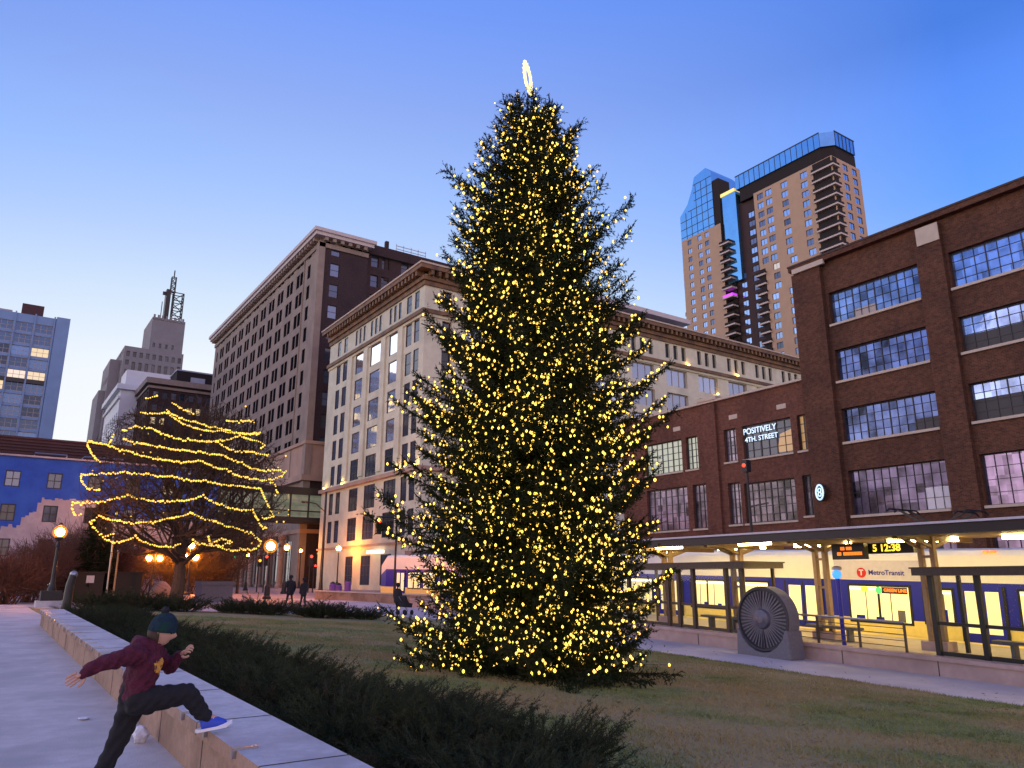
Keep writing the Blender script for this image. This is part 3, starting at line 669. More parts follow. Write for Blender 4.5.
# ================================================================== far left: glassy apartment tower
B = Building('apartment_slab', 'pale blue grid fronted apartment tower at the far left edge', 'building', (-30, 210, 0))
mb = MB(); W = 40.2; H = 64.0
wins = []
bayx = [29.0-1.8+k*0 for k in ()]
edges = [.5+4.05*i for i in range(10)]
lt = dict(f='frame_pale', p='pane_leftt', nx=3, nz=2, bar=.12, mun=.08)
for r in range(20):
    z = H-2.1-2.95*r
    for i, e in enumerate(edges[:-1]): wins.append((e+.14, e+3.9, z-2.25, z, lt))
B.facade(mb, (0,0,0), X1, -Y1, W, 0, H, [w for w in wins if w[2] > 20], 'white_panel', .3)
mb.quad((0,0,0),(0,25,0),(0,25,H),(0,0,H),'white_panel'); mb.quad((W,0,0),(W,25,0),(W,25,H),(W,0,H),'white_panel'); mb.quad((0,25,0),(W,25,0),(W,25,H),(0,25,H),'white_panel'); mb.quad((0,0,H),(W,0,H),(W,25,H),(0,25,H),'roofing')
for e in edges: mb.box((e-.16,-.35,20),(e+.16,-.003,H+.3),'white_panel')
mb.box((W-2.9,-.4,20),(W,-.003,H+.4),'white_panel')
mb.build('wall', B.root)
mb = MB(); mb.box((0,-.3,47.0),(W-3.0,-.003,48.0),'frame_dark'); mb.build('louvre_band', B.root)
mb = MB(); mb.box((29.8,2,H),(34.4,9,H+3.2),'maroon'); mb.box((4,4,H),(28,18,H+1.6),'grey_panel'); mb.build('penthouse', B.root)
B.emit()

# ================================================================== far: stepped art deco tower with lattice mast
QX, QY = 32.6, 340.
B = Building('art_deco_tower', 'stepped art deco stone tower with lattice sign mast on its roof', 'building', (QX, QY, 0))
mb = MB(); dw = dict(f='frame_dark', p='pane_dark', nx=1, nz=2, bar=.1)
def block(x0,x1,y0,y1,z0,z1,front,left,mt='deco_stone'):
    B.facade(mb,(x0,y0,0),X1,-Y1,x1-x0,z0,z1,front,mt,.5); B.facade(mb,(x0,y0,0),Y1,-X1,y1-y0,z0,z1,left,mt,.5)
    mb.quad((x1,y0,z0),(x1,y1,z0),(x1,y1,z1),(x1,y0,z1),mt); mb.quad((x0,y1,z0),(x1,y1,z0),(x1,y1,z1),(x0,y1,z1),mt); mb.quad((x0,y0,z1),(x1,y0,z1),(x1,y1,z1),(x0,y1,z1),'roofing')
fw = [(.9+2.5*i, 2.2+2.5*i, 91.6, 93.9, dw) for i in range(9)]+[(.9+2.5*i, 2.2+2.5*i, 74.5, 89.5, dict(f='frame_dark', p='pane_dark', nx=1, nz=6, bar=.1)) for i in range(1,8)]+[(.9+2.5*i, 2.2+2.5*i, z, z+2.1, dw) for i in (0,8) for z in (76,80,84,88)]
block(4.6,27.6,0,30,40,96.0,fw,[(3+4*i,4.6+4*i,z,z+2.2,dw) for i in range(6) for z in (76,82,88,93)])
block(14.2,27.4,3,25,96.0,111.5,[(1.2+2.5*i,2.1+2.5*i,98.0,100.0,dw) for i in range(4)],[])
block(.8,4.58,8,32,40,91.5,[],[(2+4*i,3.6+4*i,z,z+2.4,dw) for i in range(5) for z in (70,76,82)])
block(-1.6,.78,12,34,40,78.5,[],[])
for i in range(8): mb.box((14.4+1.65*i,2.6,110.5),(15.2+1.65*i,2.99,112.6),'deco_stone')
mb.build('wall', B.root)
mb = MB()
def lattice(mb, c, w, z0, z1, n, mt='steel', r=.22):
    cs = [(c[0]+sx*w, c[1]+sy*w) for sx,sy in ((-1,-1),(1,-1),(1,1),(-1,1))]
    for x,y in cs: mb.beam((x,y,z0),(x,y,z1),r,r,mt)
    for k in range(n+1):
        z = z0+(z1-z0)*k/n
        for a,b in zip(cs,cs[1:]+cs[:1]):
            mb.beam((*a,z),(*b,z),r*.8,r*.8,mt)
            if k < n: mb.beam((*a,z),(*b,z+(z1-z0)/n),r*.7,r*.7,mt)
mb2 = MB(); lattice(mb2,(24.4,10),2.0,111.5,126.0,4,'black_iron',.4); lattice(mb2,(21.8,10),.9,126.0,133.5,3,'black_iron',.35); mb2.beam((21.8,10,133.5),(21.8,10,137.0),.45,.45,'black_iron'); mb2.build('lattice_mast', B.root)
mb2 = MB(); mb2.box((19.2,8.0,113),(21.0,12,127.),'black_iron'); mb2.beam((17.8,9,125.),(19.2,9,125.),.4,1.6,'black_iron'); mb2.beam((21.0,9,126.2),(23,9,126.6),.5,.5,'black_iron'); mb2.beam((18,9,111.5),(18.0,9,121),.3,.3,'black_iron'); mb2.build('roof_sign', B.root)
B.emit(60)

# far: pale building with white attic
B = Building('pale_office', 'pale bluish white building with plain attic below the art deco tower', 'building', (27.9, 250, 0))
mb = MB()
B.facade(mb,(0,0,0),Y1,-X1,34.,0,57.3,[(2+4.2*i,3.8+4.2*i,z,z+2.6,dw) for i in range(7) for z in (33,38,43,48)],'pale_stone_blue',.4)
B.facade(mb,(0,0,0),X1,-Y1,15.,0,57.3,[],'pale_stone_blue'); mb.quad((0,34,0),(15,34,0),(15,34,57.3),(0,34,57.3),'pale_stone_blue'); mb.quad((15,0,0),(15,34,0),(15,34,57.3),(15,0,57.3),'pale_stone_blue'); mb.quad((0,0,57.3),(15,0,57.3),(15,34,57.3),(0,34,57.3),'roofing')
mb.build('wall', B.root)
mb = MB(); mb.box((-1.2,-1.0,57.3),(15,35,58.9),'pale_stone_blue'); mb.box((-.6,-.5,54.4),(-.003,34,55.2),'pale_stone_blue'); mb.build('cornice', B.root)
mb = MB(); mb.box((1.0,.6,58.9),(16.0,12,63.8),'pale_stone_blue'); mb.build('attic', B.root)
B.emit(40)

# far: dark brown brick block with grey attic
B = Building('dark_brick_block', 'dark brown brick block with small lit windows behind the strung bare tree', 'building', (32.7, 230, 0))
mb = MB(); dk = dict(f='frame_dark', p=['pane_far','pane_far','pane_leftt'], nx=1, nz=2, bar=.1)
B.facade(mb,(0,0,0),X1,-Y1,24,0,55.6,[(1.2+2.35*i,2.6+2.35*i,z,z+2.0,dk) for i in range(9) for z in [51.6-3.75*k for k in range(11)]],'brick_far',.35)
B.facade(mb,(0,0,0),Y1,-X1,28,0,55.6,[(1.6+4*i,3.2+4*i,z,z+2.0,dk) for i in range(6) for z in [51.6-3.75*k for k in range(11)]],'brick_far',.35)
mb.quad((24,0,0),(24,28,0),(24,28,55.6),(24,0,55.6),'brick_far'); mb.quad((0,28,0),(24,28,0),(24,28,55.6),(0,28,55.6),'brick_far'); mb.quad((0,0,55.6),(24,0,55.6),(24,28,55.6),(0,28,55.6),'roofing')
mb.build('wall', B.root)
mb = MB(); mb.box((-1.0,-1.0,55.6),(24,29,57.2),'stone_lav'); mb.box((-.4,-.4,54.3),(24,28,55.0),'stone_lav') ; mb.build('cornice', B.root)
mb = MB(); mb.box((7.2,2,57.2),(17.5,12,60.9),'black_void'); mb.box((7.0,1.8,60.9),(17.7,12,61.3),'grey_panel'); mb.box((11,1.5,57.2),(15,1.99,59.3),'grey_panel'); mb.build('plant_room', B.root)
B.emit()

# ================================================================== blue painted building at the left
B = Building('mural_building', 'low building with bright blue painted upper wall and pale lower wall', 'building', (-14, 85, .3))
mb = MB(); W = 34.; H = 12.6
pw = dict(f='black_iron', p=['pane_dark','pane_far'], nx=2, nz=2, bar=.09, mun=.06)
wins = []
for c in (1.45-3.3*2, 1.45-3.3, 1.45, 4.85, 8.3, 11.7, 15.1): wins.append((c-.62+14, c+.62+14, 9.75, 11.25, pw)); wins.append((c-.58+14, c+.62+14, 6.6, 8.15, pw)); wins.append((c-.6+14, c+.6+14, 3.4, 5.0, pw))
B.facade(mb,(0,0,0),X1,-Y1,W,0,H,wins,'pink_plaster',.12,reveal='frame_dark')
mb.quad((0,0,0),(0,20,0),(0,20,H),(0,0,H),'pink_plaster'); mb.quad((W,0,0),(W,20,0),(W,20,H),(W,0,H),'pink_plaster'); mb.quad((0,20,0),(W,20,0),(W,20,H),(0,20,H),'pink_plaster'); mb.quad((0,0,H),(W,0,H),(W,20,H),(0,20,H),'roofing')
mb.build('wall', B.root)
# blue paint coat: blocky ragged lower edge, following the photo's stepped outline
mb = MB(); step = .28; x = 0.
def paint_low(X):   # X in world
    n = .18*math.sin(X*5.1)+.14*math.sin(X*11.3+1)+.1*math.sin(X*23.)
    if X < 1.9: return 6.25+n
    if X < 2.5: return 6.6+n
    if X < 3.1: return 7.3+n
    if X < 3.5: return 8.0+n
    if X < 3.9: return 8.75+n*.5
    if X < 8.2: return 9.1+n*.5
    if X < 9.6: return 8.9+n
    return 7.4+n
edges_ = sorted({round(a,4) for w_ in wins for a in w_[:2]})
while x < W-1e-4:
    x2 = min([x+step, W]+[e_ for e_ in edges_ if x+1e-3 < e_]); lo = paint_low(x-14)-.3
    segs = [(lo, H)]
    for a,b,z0,z1,_ in wins:
        if a < x2-1e-3 and b > x+1e-3:
            ns = []
            for s0,s1 in segs:
                if z1 <= s0 or z0 >= s1: ns.append((s0,s1))
                else:
                    if z0-s0 > .02: ns.append((s0,z0))
                    if s1-z1 > .02: ns.append((z1,s1))
            segs = ns
    for s0,s1 in segs: mb.quad((x,-.006,s0),(x2,-.006,s0),(x2,-.006,s1),(x,-.006,s1),'blue_paint')
    x = x2
mb.build('paint_coat', B.root)
mb = MB(); mb.box((-.2,-.25,H),(W+.2,.25,H+.16),'pink_plaster'); mb.build('coping', B.root)
mb = MB(); mb.box((-.0,1.2,H+.16),(W-.2,18,H+2.1),'maroon')
for i in range(6): mb.box((-.1,1.05,H+.4+.3*i),(W-.1,1.19,H+.52+.3*i),'maroon')
mb.build('roof', B.root)
mb = MB(); mb.tube([(16.9,.4,H+.16),(16.9,.4,H+.5),(19.6,.4,H+.5),(19.6,.4,H+.25)],.07,'steel',6); mb.tube([(20.9,.4,H+.25),(21.1,.4,H+.5),(24.6,.4,H+.5)],.07,'steel',6); mb.build('roof_pipe', B.root)
B.emit()
# ================================================================== station platform
PX = 23.4
def pz(y): return gz(PX, y)+.5        # platform deck height
def sloped(name, x0, x1, y0, y1, top, bot, mt, parent=None, n=26, mt_side=None, structure=False, ox=0, oy=0):
    mb = MB(); ys = [y0+(y1-y0)*i/n for i in range(n+1)]
    for a, b in zip(ys, ys[1:]):
        ta, tb, ba, bb = top(a), top(b), bot(a), bot(b); s = mt_side or mt
        mb.quad((x0-ox,a-oy,ta),(x1-ox,a-oy,ta),(x1-ox,b-oy,tb),(x0-ox,b-oy,tb), mt); mb.quad((x0-ox,a-oy,ba),(x0-ox,a-oy,ta),(x0-ox,b-oy,tb),(x0-ox,b-oy,bb), s); mb.quad((x1-ox,a-oy,ba),(x1-ox,a-oy,ta),(x1-ox,b-oy,tb),(x1-ox,b-oy,bb), s)
    for y in (y0, y1): mb.quad((x0-ox,y-oy,bot(y)),(x1-ox,y-oy,bot(y)),(x1-ox,y-oy,top(y)),(x0-ox,y-oy,top(y)), mt_side or mt)
    o = mb.build(name, parent)
    if structure: o['kind'] = 'structure'
    return o
P = thing('station_platform', 'raised tram platform with pinkish stone retaining wall beside the sidewalk', 'platform', (0,0,0))
sloped('deck', PX, 29.55, -10, 46, pz, lambda y: gz(PX,y)-.3, 'platform_top', P, mt_side='platform_wall')
sloped('coping', PX-.06, PX+.35, -10, 46, lambda y: pz(y)+.05, lambda y: pz(y)-.07, 'platform_wall', P)
mb = MB()
for i in range(18):
    y = -9+3.05*i; z = pz(y); mb.box((PX-.012,y-.012,z-.75),(PX-.002,y+.012,z-.08),'joint')
mb.build('wall_joint', P)
sloped('tactile_strip', 28.9, 29.5, -10, 46, lambda y: pz(y)+.012, lambda y: pz(y)+.002, 'yellow_paint', P)

# canopy
CB, CT = 2.92, 3.24
C0 = thing('station_canopy', 'long flat dark edged canopy roof over the lit tram platform', 'canopy', (25.6, 10, -.5))
def cl(x,y,z): return (x-25.6, y-10, z+.5)
mb = MB(); mb.box(cl(23.3,-9,CB+.14), cl(28.4,28.5,CT-.06), 'canopy_edge'); mb.box(cl(23.1,-9.1,CB), cl(23.45,28.6,CT-.04), 'canopy_edge'); mb.box(cl(23.02,-9.2,CT-.035), cl(28.5,28.7,CT+.03), 'canopy_lip'); mb.build('roof', C0)
mb = MB(); mb.box(cl(23.5,-8.9,CB+.08), cl(28.3,28.4,CB+.137), 'canopy_soffit')
for i in range(10): y = -6+3.85*i; mb.box(cl(23.5,y-.08,CB-.08), cl(28.3,y+.08,CB+.079), 'canopy_soffit')
mb.build('soffit', C0)
for y in (-2.2, 1.7, 5.6, 9.5, 13.4, 17.35, 21.2, 25.1):
    mb = MB()
    for d in (-.2, .2):
        mb.box(cl(25.5,y+d-.07,pz(y)), cl(25.7,y+d+.07,CB+.07), 'warm_steel')
    for z in (.2, 1.3, 2.3): mb.box(cl(25.54,y-.13,z+(pz(y)+.35)*.0), cl(25.66,y+.13,z+.08), 'warm_steel')
    mb.box(cl(25.3,y-.42,pz(y)), cl(25.9,y+.42,pz(y)+.28), 'platform_wall')
    mb.build('column', C0)
    mb = MB()
    for d in (-.2,.2):
        mb.beam(cl(25.6,y+d,2.62), cl(24.6,y+d,2.9), .08, .12, 'warm_steel'); mb.beam(cl(25.6,y+d,2.62), cl(26.6,y+d,2.9), .08, .12, 'warm_steel')
    mb.build('bracket', C0)
for x in (26.9,):
    for y in (-5.,-1.2, 2.7, 6.5, 10.4, 14.2, 18.1, 22.0, 25.9):
        mb = MB(); mb.box(cl(x-.16,y-1.15,CB-.06), cl(x+.16,y+1.15,CB+.078), 'tube_warm'); mb.build('light_tube', C0)
for y in (3., 9.0, 19.3, 23.8):
    mb = MB(); mb.box(cl(24.4-.1,y-.7,CB-.03), cl(24.4+.1,y+.7,CB+.078), 'tube_warm'); mb.build('light_tube', C0)

def shelter(label, ya, yb, zt, posts, mid, dark):
    """glazed wind shelter along the platform edge; ya < yb"""
    y0 = (ya+yb)/2; z0 = pz(y0); t = thing('shelter', label, 'shelter', (25.0, y0, z0)); L = lambda x,y,z: (x-25.0, y-y0, z-z0)
    fm = 'black_iron' if dark else 'dark_bronze'
    mb = MB(); mb.box(L(23.75,ya-.25,zt-.20), L(26.1,yb+.25,zt), 'dark_bronze'); mb.box(L(23.72,ya-.3,zt), L(26.15,yb+.3,zt+.05), 'dark_bronze'); mb.build('roof', t)
    for y in posts:
        mb = MB(); mb.box(L(23.98,y-.07,pz(y)), L(24.14,y+.07,zt-.2), fm); mb.build('post', t)
    for y in (ya+.1, yb-.1):
        mb = MB(); mb.box(L(25.8,y-.05,pz(y)), L(25.92,y+.05,zt-.2), fm); mb.build('post', t)
    mb = MB()
    ps = sorted(posts)
    for a,b in zip(ps,ps[1:]):
        mb.beam(L(24.06,a+.07,pz(a)+mid), L(24.06,b-.07,pz(b)+mid), .06, .10, fm); mb.beam(L(24.06,a+.07,pz(a)+.09), L(24.06,b-.07,pz(b)+.09), .06, .12, fm)
    mb.build('rail', t)
    for a,b in zip(ps,ps[1:]):
        mb = MB(); mb.quad(L(24.06,a+.08,pz(a)+.16),L(24.06,b-.08,pz(b)+.16),L(24.06,b-.08,zt-.22),L(24.06,a+.08,zt-.22),'shelter_glass'); mb.v += [(v[0]+.012,v[1],v[2]) for v in mb.v]; mb.f.append((4,5,6,7)); mb.mi.append(0); mb.build('glass_panel', t)
    return t
shelter('brown framed glass shelter just right of the christmas tree', 19.6, 26.2, 2.24, [19.75, 20.5, 22.2, 23.0, 23.6, 26.0], .95, False)
shelter('black framed glass shelter at the right edge of the photo', 6.2, 12.75, 1.93, [12.6, 11.25, 9.75, 8.2, 6.4], .95, True)
def bench(label, ya, yb):
    y0 = (ya+yb)/2; z0 = pz(y0); t = thing('bench', label, 'bench', (25.35, y0, z0), group=None); h = (yb-ya)/2
    sl = (pz(yb)-pz(ya))/(yb-ya)
    mb = MB(); mb.prism([(-.22,-h,.42-h*sl),(.22,-h,.42-h*sl),(.22,-h,.50-h*sl),(-.22,-h,.50-h*sl)], (0,2*h,2*h*sl), 'tram_grey'); mb.build('seat', t)
    for y in (-h*.6,h*.6):
        mb = MB(); mb.box((-.15,y-.05,y*sl),(.15,y+.05,.419+y*sl-.003),'tram_grey'); mb.build('leg', t)
bench('dark bench inside the brown framed shelter', 20.9, 22.9)
bench('dark bench inside the black framed shelter at right', 9.0, 11.6)
bench('dark bench on the platform behind the railing', 15.9, 17.9)
def railing(label, ya, yb):
    y0=(ya+yb)/2; t = thing('railing', label, 'railing', (PX+.2,y0,pz(y0)+.05))
    L = lambda y,z: (0,y-y0,pz(y)-pz(y0)+z-.05)
    mb = MB(); mb.tube([L(ya,.92),L(yb,.92)],.035,'steel',8); mb.build('handrail', t)
    mb = MB()
    for z in (.2,.38,.56,.74): mb.tube([L(ya,z),L(yb,z)],.014,'dark_bronze',5)
    mb.build('rail', t)
    n = max(2,int((yb-ya)/1.4)); 
    for i in range(n+1):
        y = ya+(yb-ya)*i/n; mb = MB(); mb.box((-.03,y-y0-.03,pz(y)-pz(y0)-.003),(.03,y-y0+.03,pz(y)-pz(y0)+.85),'dark_bronze'); mb.build('post', t)
railing('metal railing on the platform edge between the two glass shelters', 13.35, 19.35)
railing('metal railing on the platform edge left of the brown framed shelter', 26.6, 40.0)
# passenger information displays
t = thing('information_display', 'black hanging display with orange led lines under the canopy', 'display', (25.3, 15.95, CB))
mb = MB(); mb.box((-.12,-.62,-.62),(.12,.62,-.08),'black_iron'); mb.build('housing', t); mb = MB(); mb.box((-.03,-.03,-.08),(.03,.03,.075),'black_iron'); mb.build('hanger', t)
mb = MB()
for (a,b,z) in ((-.28,-.12,-.24),(-.06,.12,-.24),(-.42,-.30,-.42),(-.18,.5,-.42)):
    x = a
    while x < b: mb.box((-.135,-x-.05-.0,z-.06),(-.121,-x-.012,z+.05),'led_orange'); x += .055
mb.build('led_text', t)
t = thing('platform_clock', 'yellow led clock hanging deeper under the canopy', 'clock', (26.2, 15.1, CB))
mb = MB(); mb.box((-.1,-1.0,-.42),(.1,1.0,-.06),'black_iron'); mb.build('housing', t)
mb = MB(); mb.box((-.03,-.03,-.06),(.03,.03,.075),'black_iron'); mb.build('hanger', t)
text_west('5 12:38', .34, 'led_yellow', t, (-.115,-.05,-.24), 'led_text', .008, .006)
# blue light call post
t = thing('call_post', 'slim call post with glowing blue lamp on the platform', 'post', (24.1, 15.75, pz(15.75)))
zt = 1.78-pz(15.75)
mb = MB(); mb.tube([(0,0,0),(0,0,zt-.1)],.07,'tram_blue',10); mb.build('pole', t)
mb = MB(); mb.ball((-.02,0,zt),.15,'blue_lamp',14,10); mb.build('blue_lamp', t)
mb = MB(); mb.lathe([(.05,0),(.17,.02),(.15,.1),(.06,.14)],'steel',12,(0,0,zt+.14)); mb.build('cap', t)

# ================================================================== trams
def tram(label, loc, slope, Lh=17., flip=False):
    t = thing('tram', label, 'tram', loc); t.rotation_euler = (math.atan(slope), 0, 0)
    w = 2.65
    mb = MB()
    prof = [(0,.1),(0,.98),(0,2.45),(0,3.42),(.10,3.60),(.6,3.68),(2.05,3.68),(2.55,3.60),(2.65,3.42),(2.65,2.45),(2.65,.98),(2.65,.1)]
    ys = [-Lh-.0, -Lh+1.6, Lh]
    def sec(y, s, dz): return [((x-1.325)*s+1.325, y, z*dz if z > 1 else z) for x,z in prof]
    S = [sec(-Lh,.82,.86), sec(-Lh+1.3,1,1), sec(Lh,1,1)] if not flip else [sec(-Lh,1,1), sec(Lh-1.6,1,1), sec(Lh,.78,.80)]
    for a,b in zip(S,S[1:]):
        for i in range(len(prof)-1):
            mt = ('yellow_paint','tram_blue','tram_white','tram_white','tram_white','tram_white','tram_white','tram_white','tram_white','tram_blue','yellow_paint')[i]
            mb.quad(a[i],b[i],b[i+1],a[i+1],mt)
    mb.poly(S[0],'tram_blue'); mb.poly(S[-1],'tram_blue'); mb.build('body', t)
    mb = MB(); mb.box((.1,-Lh+.8,-.02),(2.55,Lh-.2,.099),'rubber'); mb.build('underframe', t)
    # windows and doors on the platform side (x=0 face), y positions relative to centre
    def win(y0,y1,z0,z1,mt='tram_room',split=None):
        if max(abs(y0),abs(y1)) > Lh-1.2: return
        mb = MB(); mb.box((-.022,y0-.09,z0-.09),(-.003,y1+.09,z1+.09),'rubber'); o = mb.build('window', t)
        mb = MB(); mb.quad((-.028,y0,z0),(-.028,y1,z0),(-.028,y1,z1),(-.028,y0,z1),mt); mb.build('pane', o)
        mb = MB()
        if split: mb.box((-.036,(y0+y1)/2-.05,z0),(-.029,(y0+y1)/2+.05,z1),'rubber'); mb.build('mullion', o)
        mb = MB(); mb.box((-.034,y0+.02,z1-.13),(-.0295,y1-.02,z1-.05),'tube_white'); mb.build('ceiling_light', o)
        for f in (.3,.72):
            mb = MB(); mb.box((-.034,y0+(y1-y0)*f-.02,z0),(-.0295,y0+(y1-y0)*f+.02,z1-.14),'tram_grey'); mb.build('grab_pole', o)
        # seats in silhouette against the lit interior
        y = y0+.2
        while y < y1-.25:
            hgt = random.uniform(.15,.5); wd = random.uniform(.18,.4); mb = MB(); mb.box((-.034,y,z0+.01),(-.0295,min(y+wd,y1-.05),z0+hgt),random.choice(('tram_grey','tram_blue','coat_dark'))); mb.build('seat', o); y += random.uniform(.5,1.)
    def door(y0,y1):
        if max(abs(y0),abs(y1)) > Lh-1.2: return
        mb = MB(); mb.box((-.03,y0,.34),(-.003,y1,2.34),'tram_blue'); d = mb.build('door', t)
        mb = MB(); m_ = (y0+y1)/2; mb.box((-.036,m_-.03,.34),(-.0305,m_+.03,2.3),'rubber')
        mb.box((-.036,y0-.05,.34),(-.0305,y0+.06,2.34),'rubber'); mb.box((-.036,y1-.06,.34),(-.0305,y1+.05,2.34),'rubber'); mb.build('seal', d)
        for a,b in ((y0+.18,m_-.12),(m_+.12,y1-.18)):
            mb = MB(); mb.quad((-.040,a,.7),(-.040,b,.7),(-.040,b,2.15),(-.040,a,2.15),'tram_room'); mb.build('pane', d)
    win(3.0,4.9,.98,2.2); door(.25,2.05); win(-3.5,-1.05,.88,2.2,split=1); win(-5.1,-4.1,.98,2.15); door(-6.9,-5.4); win(-9.6,-7.4,.98,2.2); win(-12.4,-10.2,.98,2.2,split=1); win(5.5,7.6,.98,2.2,split=1); door(8.2,9.9); win(10.4,12.6,.98,2.2); win(13.2,15.6,.98,2.2)
    # cab end
    mb = MB(); mb.quad((.35,-Lh-.02,1.35),(2.3,-Lh-.02,1.35),(2.2,-Lh-.02,2.45),(.45,-Lh-.02,2.45),'kiosk_white'); mb.build('windscreen', t)
    mb = MB(); mb.quad((.5,-Lh-.03,2.55),(2.15,-Lh-.03,2.55),(2.15,-Lh-.03,2.85),(.5,-Lh-.03,2.85),'kiosk'); mb.build('destination_sign', t)
    for x in (.55,2.1):
        mb = MB(); mb.ball((x,-Lh-.03,.75),.12,'headlamp',8,6); mb.build('headlight', t)
    # roof gear
    for y in ((-9.5,-2.5,6.,11.) if not flip else (-8.,2.,8.)):
        mb = MB(); mb.box((.45,y-1.4,3.68),(2.2,y+1.4,4.0),'tram_grey'); mb.build('roof_unit', t)
    # pantograph
    if flip: return t
    mb = MB(); b = (1.3,-4.2,4.1); h1,h2 = (1.3,-2.8,5.3),(1.3,-5.6,5.1)
    for dx in (-.45,.45):
        mb.beam((1.3+dx,-4.6,4.2),(1.3+dx*.8,-2.9,5.25),.06,.08,'black_iron'); mb.beam((1.3+dx,-3.8,4.2),(1.3+dx*.8,-5.5,5.05),.06,.08,'black_iron')
    mb.box((.6,-5.0,4.01),(2.0,-3.4,4.2),'black_iron')
    for (y,z) in ((-2.7,5.28),(-3.05,5.24),(-5.35,5.06),(-5.7,5.10)): mb.tube([(.35,y,z-.12),(.6,y,z),(2.0,y,z),(2.25,y,z-.12)],.035,'black_iron',6)
    mb.beam((1.3,-2.7,5.28),(1.3,-3.05,5.24),.5,.04,'black_iron'); mb.beam((1.3,-5.35,5.06),(1.3,-5.7,5.10),.5,.04,'black_iron'); mb.build('pantograph', t)
    return t
T1 = tram('blue and white tram with yellow lower band standing at the platform', (29.72, 20, -.80), .025)
# side panel tinted as cool light, logo, destination display (only on the near tram's platform side)
mb = MB(); mb.prism([(-.012,-4.4,2.47),(-.012,-.4,2.47),(-.012,-.4,3.22),(-.012,-4.1,3.22)],(.009,0,0),'canopy_lip'); mb.build('cool_lit_panel', T1)
mb = MB(); mb.prism([(-.03,-1.62+.2*math.cos(a),2.73+.2*math.sin(a)) for a in [2*math.pi*i/20 for i in range(20)]],(.012,0,0),'red_lit_and_logo'); lg = mb.build('logo', T1)
text_west('T', .30, 'paper', lg, (-.036,-1.62,2.73), 'lettering', .004, .012)
text_west('MetroTransit', .275, 'tram_blue', T1, (-.02,-2.66,2.74), 'lettering', .004, .004)
mb = MB(); mb.box((-.045,-3.46,1.95),(-.0295,-2.42,2.19),'black_iron'); ds = mb.build('side_display', T1)
text_west('GREEN LINE', .17, 'led_orange', ds, (-.05,-2.98,2.07), 'led_text', .003, .003)
mb = MB(); mb.prism([(-.05,-2.3+.13*math.cos(a),2.06+.13*math.sin(a)) for a in [2*math.pi*i/16 for i in range(16)]],(.018,0,0),'led_green'); mb.build('indicator_lamp', T1)
mb = MB(); mb.prism([(-.05,-1.7+.16*math.cos(a),2.1+.10*math.sin(a)) for a in [2*math.pi*i/16 for i in range(16)]],(.018,0,0),'amber'); mb.build('indicator_lamp', T1)
for y in (-6.7,-6.45): mb = MB(); mb.box((-.05,y-.08,3.5),(.1,y+.08,3.58),'led_orange'); mb.build('marker_lamp', T1)
tram('rear tram car coupled behind the spruce, its end showing left of the boughs', (29.72, 51.3, -.10), .015, 13.6, True)
# signal mast between tracks
t = thing('signal_mast', 'slim dark mast with a small red lamp in front of the brick annex', 'mast', (33.6, 26.7, -.6))
mb = MB(); mb.tube([(0,0,0),(0,0,8.4)],[.10,.06],'black_iron',10); mb.box((-.3,-.3,-.1),(.3,.3,.25),'black_iron'); mb.build('pole', t)
mb = MB(); mb.box((-.2,-.16,7.85),(.16,.16,8.5),'black_iron'); h_ = mb.build('signal_head', t); mb = MB(); mb.ball((-.22,0,8.2),.1,'red_lamp',8,6); mb.build('red_lamp', h_)
mb = MB(); mb.beam((0,0,6.0),(0,-1.2,6.1),.07,.07,'black_iron'); mb.build('bracket', t)

# ================================================================== wheel sculpture
wy, wx, wz = 17.75, 22.55, .30
t = thing('wheel_sculpture', 'large dark metal turbine wheel set upright on a stone base before the platform', 'sculpture', (wx+.3, wy, gz(wx,wy)))
L = lambda x,y,z: (x-wx-.3, y-wy, z-gz(wx,wy)); Rw = 1.08
mb = MB(); n = 40; k = mb.m('granite')
def circ(r,x): return [L(x,wy+r*math.cos(2*math.pi*i/n),wz+r*math.sin(2*math.pi*i/n)) for i in range(n)]
def band(mb, r0,x0,r1,x1,mt):
    a,b = circ(r0,x0),circ(r1,x1)
    for i in range(n): j=(i+1)%n; mb.quad(a[i],a[j],b[j],b[i],mt)
band(mb,Rw,wx,Rw,wx+.55,'granite'); band(mb,Rw-.03,wx-.04,Rw,wx,'wheel_dark'); band(mb,Rw-.03,wx-.04,Rw-.10,wx-.04,'wheel_dark'); band(mb,Rw-.10,wx-.04,Rw-.12,wx+.04,'wheel_dark'); mb.poly(circ(Rw-.12,wx+.04),'wheel_dark'); mb.poly(circ(Rw,wx+.55),'granite')
mb.build('rim', t)
mb = MB()
for i in range(44):
    a = 2*math.pi*i/44; c,s = math.cos(a),math.sin(a)
    r0,r1 = .30,Rw-.14
    mb.beam(L(wx+.0,wy+r0*c,wz+r0*s), L(wx+.02,wy+r1*c,wz+r1*s), .022+.012*(i%4==0), .05, 'wheel_metal')
mb.build('spoke', t)
mb = MB(); band(mb,.34,wx-.02,.30,wx-.10,'wheel_metal'); band(mb,.30,wx-.10,.12,wx-.16,'wheel_metal'); mb.poly(circ(.12,wx-.16),'wheel_metal'); band(mb,.34,wx-.02,.34,wx+.06,'wheel_metal')
mb.build('hub', t)
mb = MB(); pts=[L(wx-.12,wy-1.12,gz(wx,wy)),L(wx-.12,wy+1.08,gz(wx,wy)),L(wx-.12,wy+1.02,wz-.35)]
for i in range(9):
    a = math.pi+math.pi*(i+1.0)/10; pts.append(L(wx-.12,wy-1.01*math.cos(a)*1.0,wz+1.10*math.sin(a)))
pts.append(L(wx-.12,wy-1.05,wz-.35)); mb.prism(pts,(.75,0,0),'granite'); mb.build('base', t)

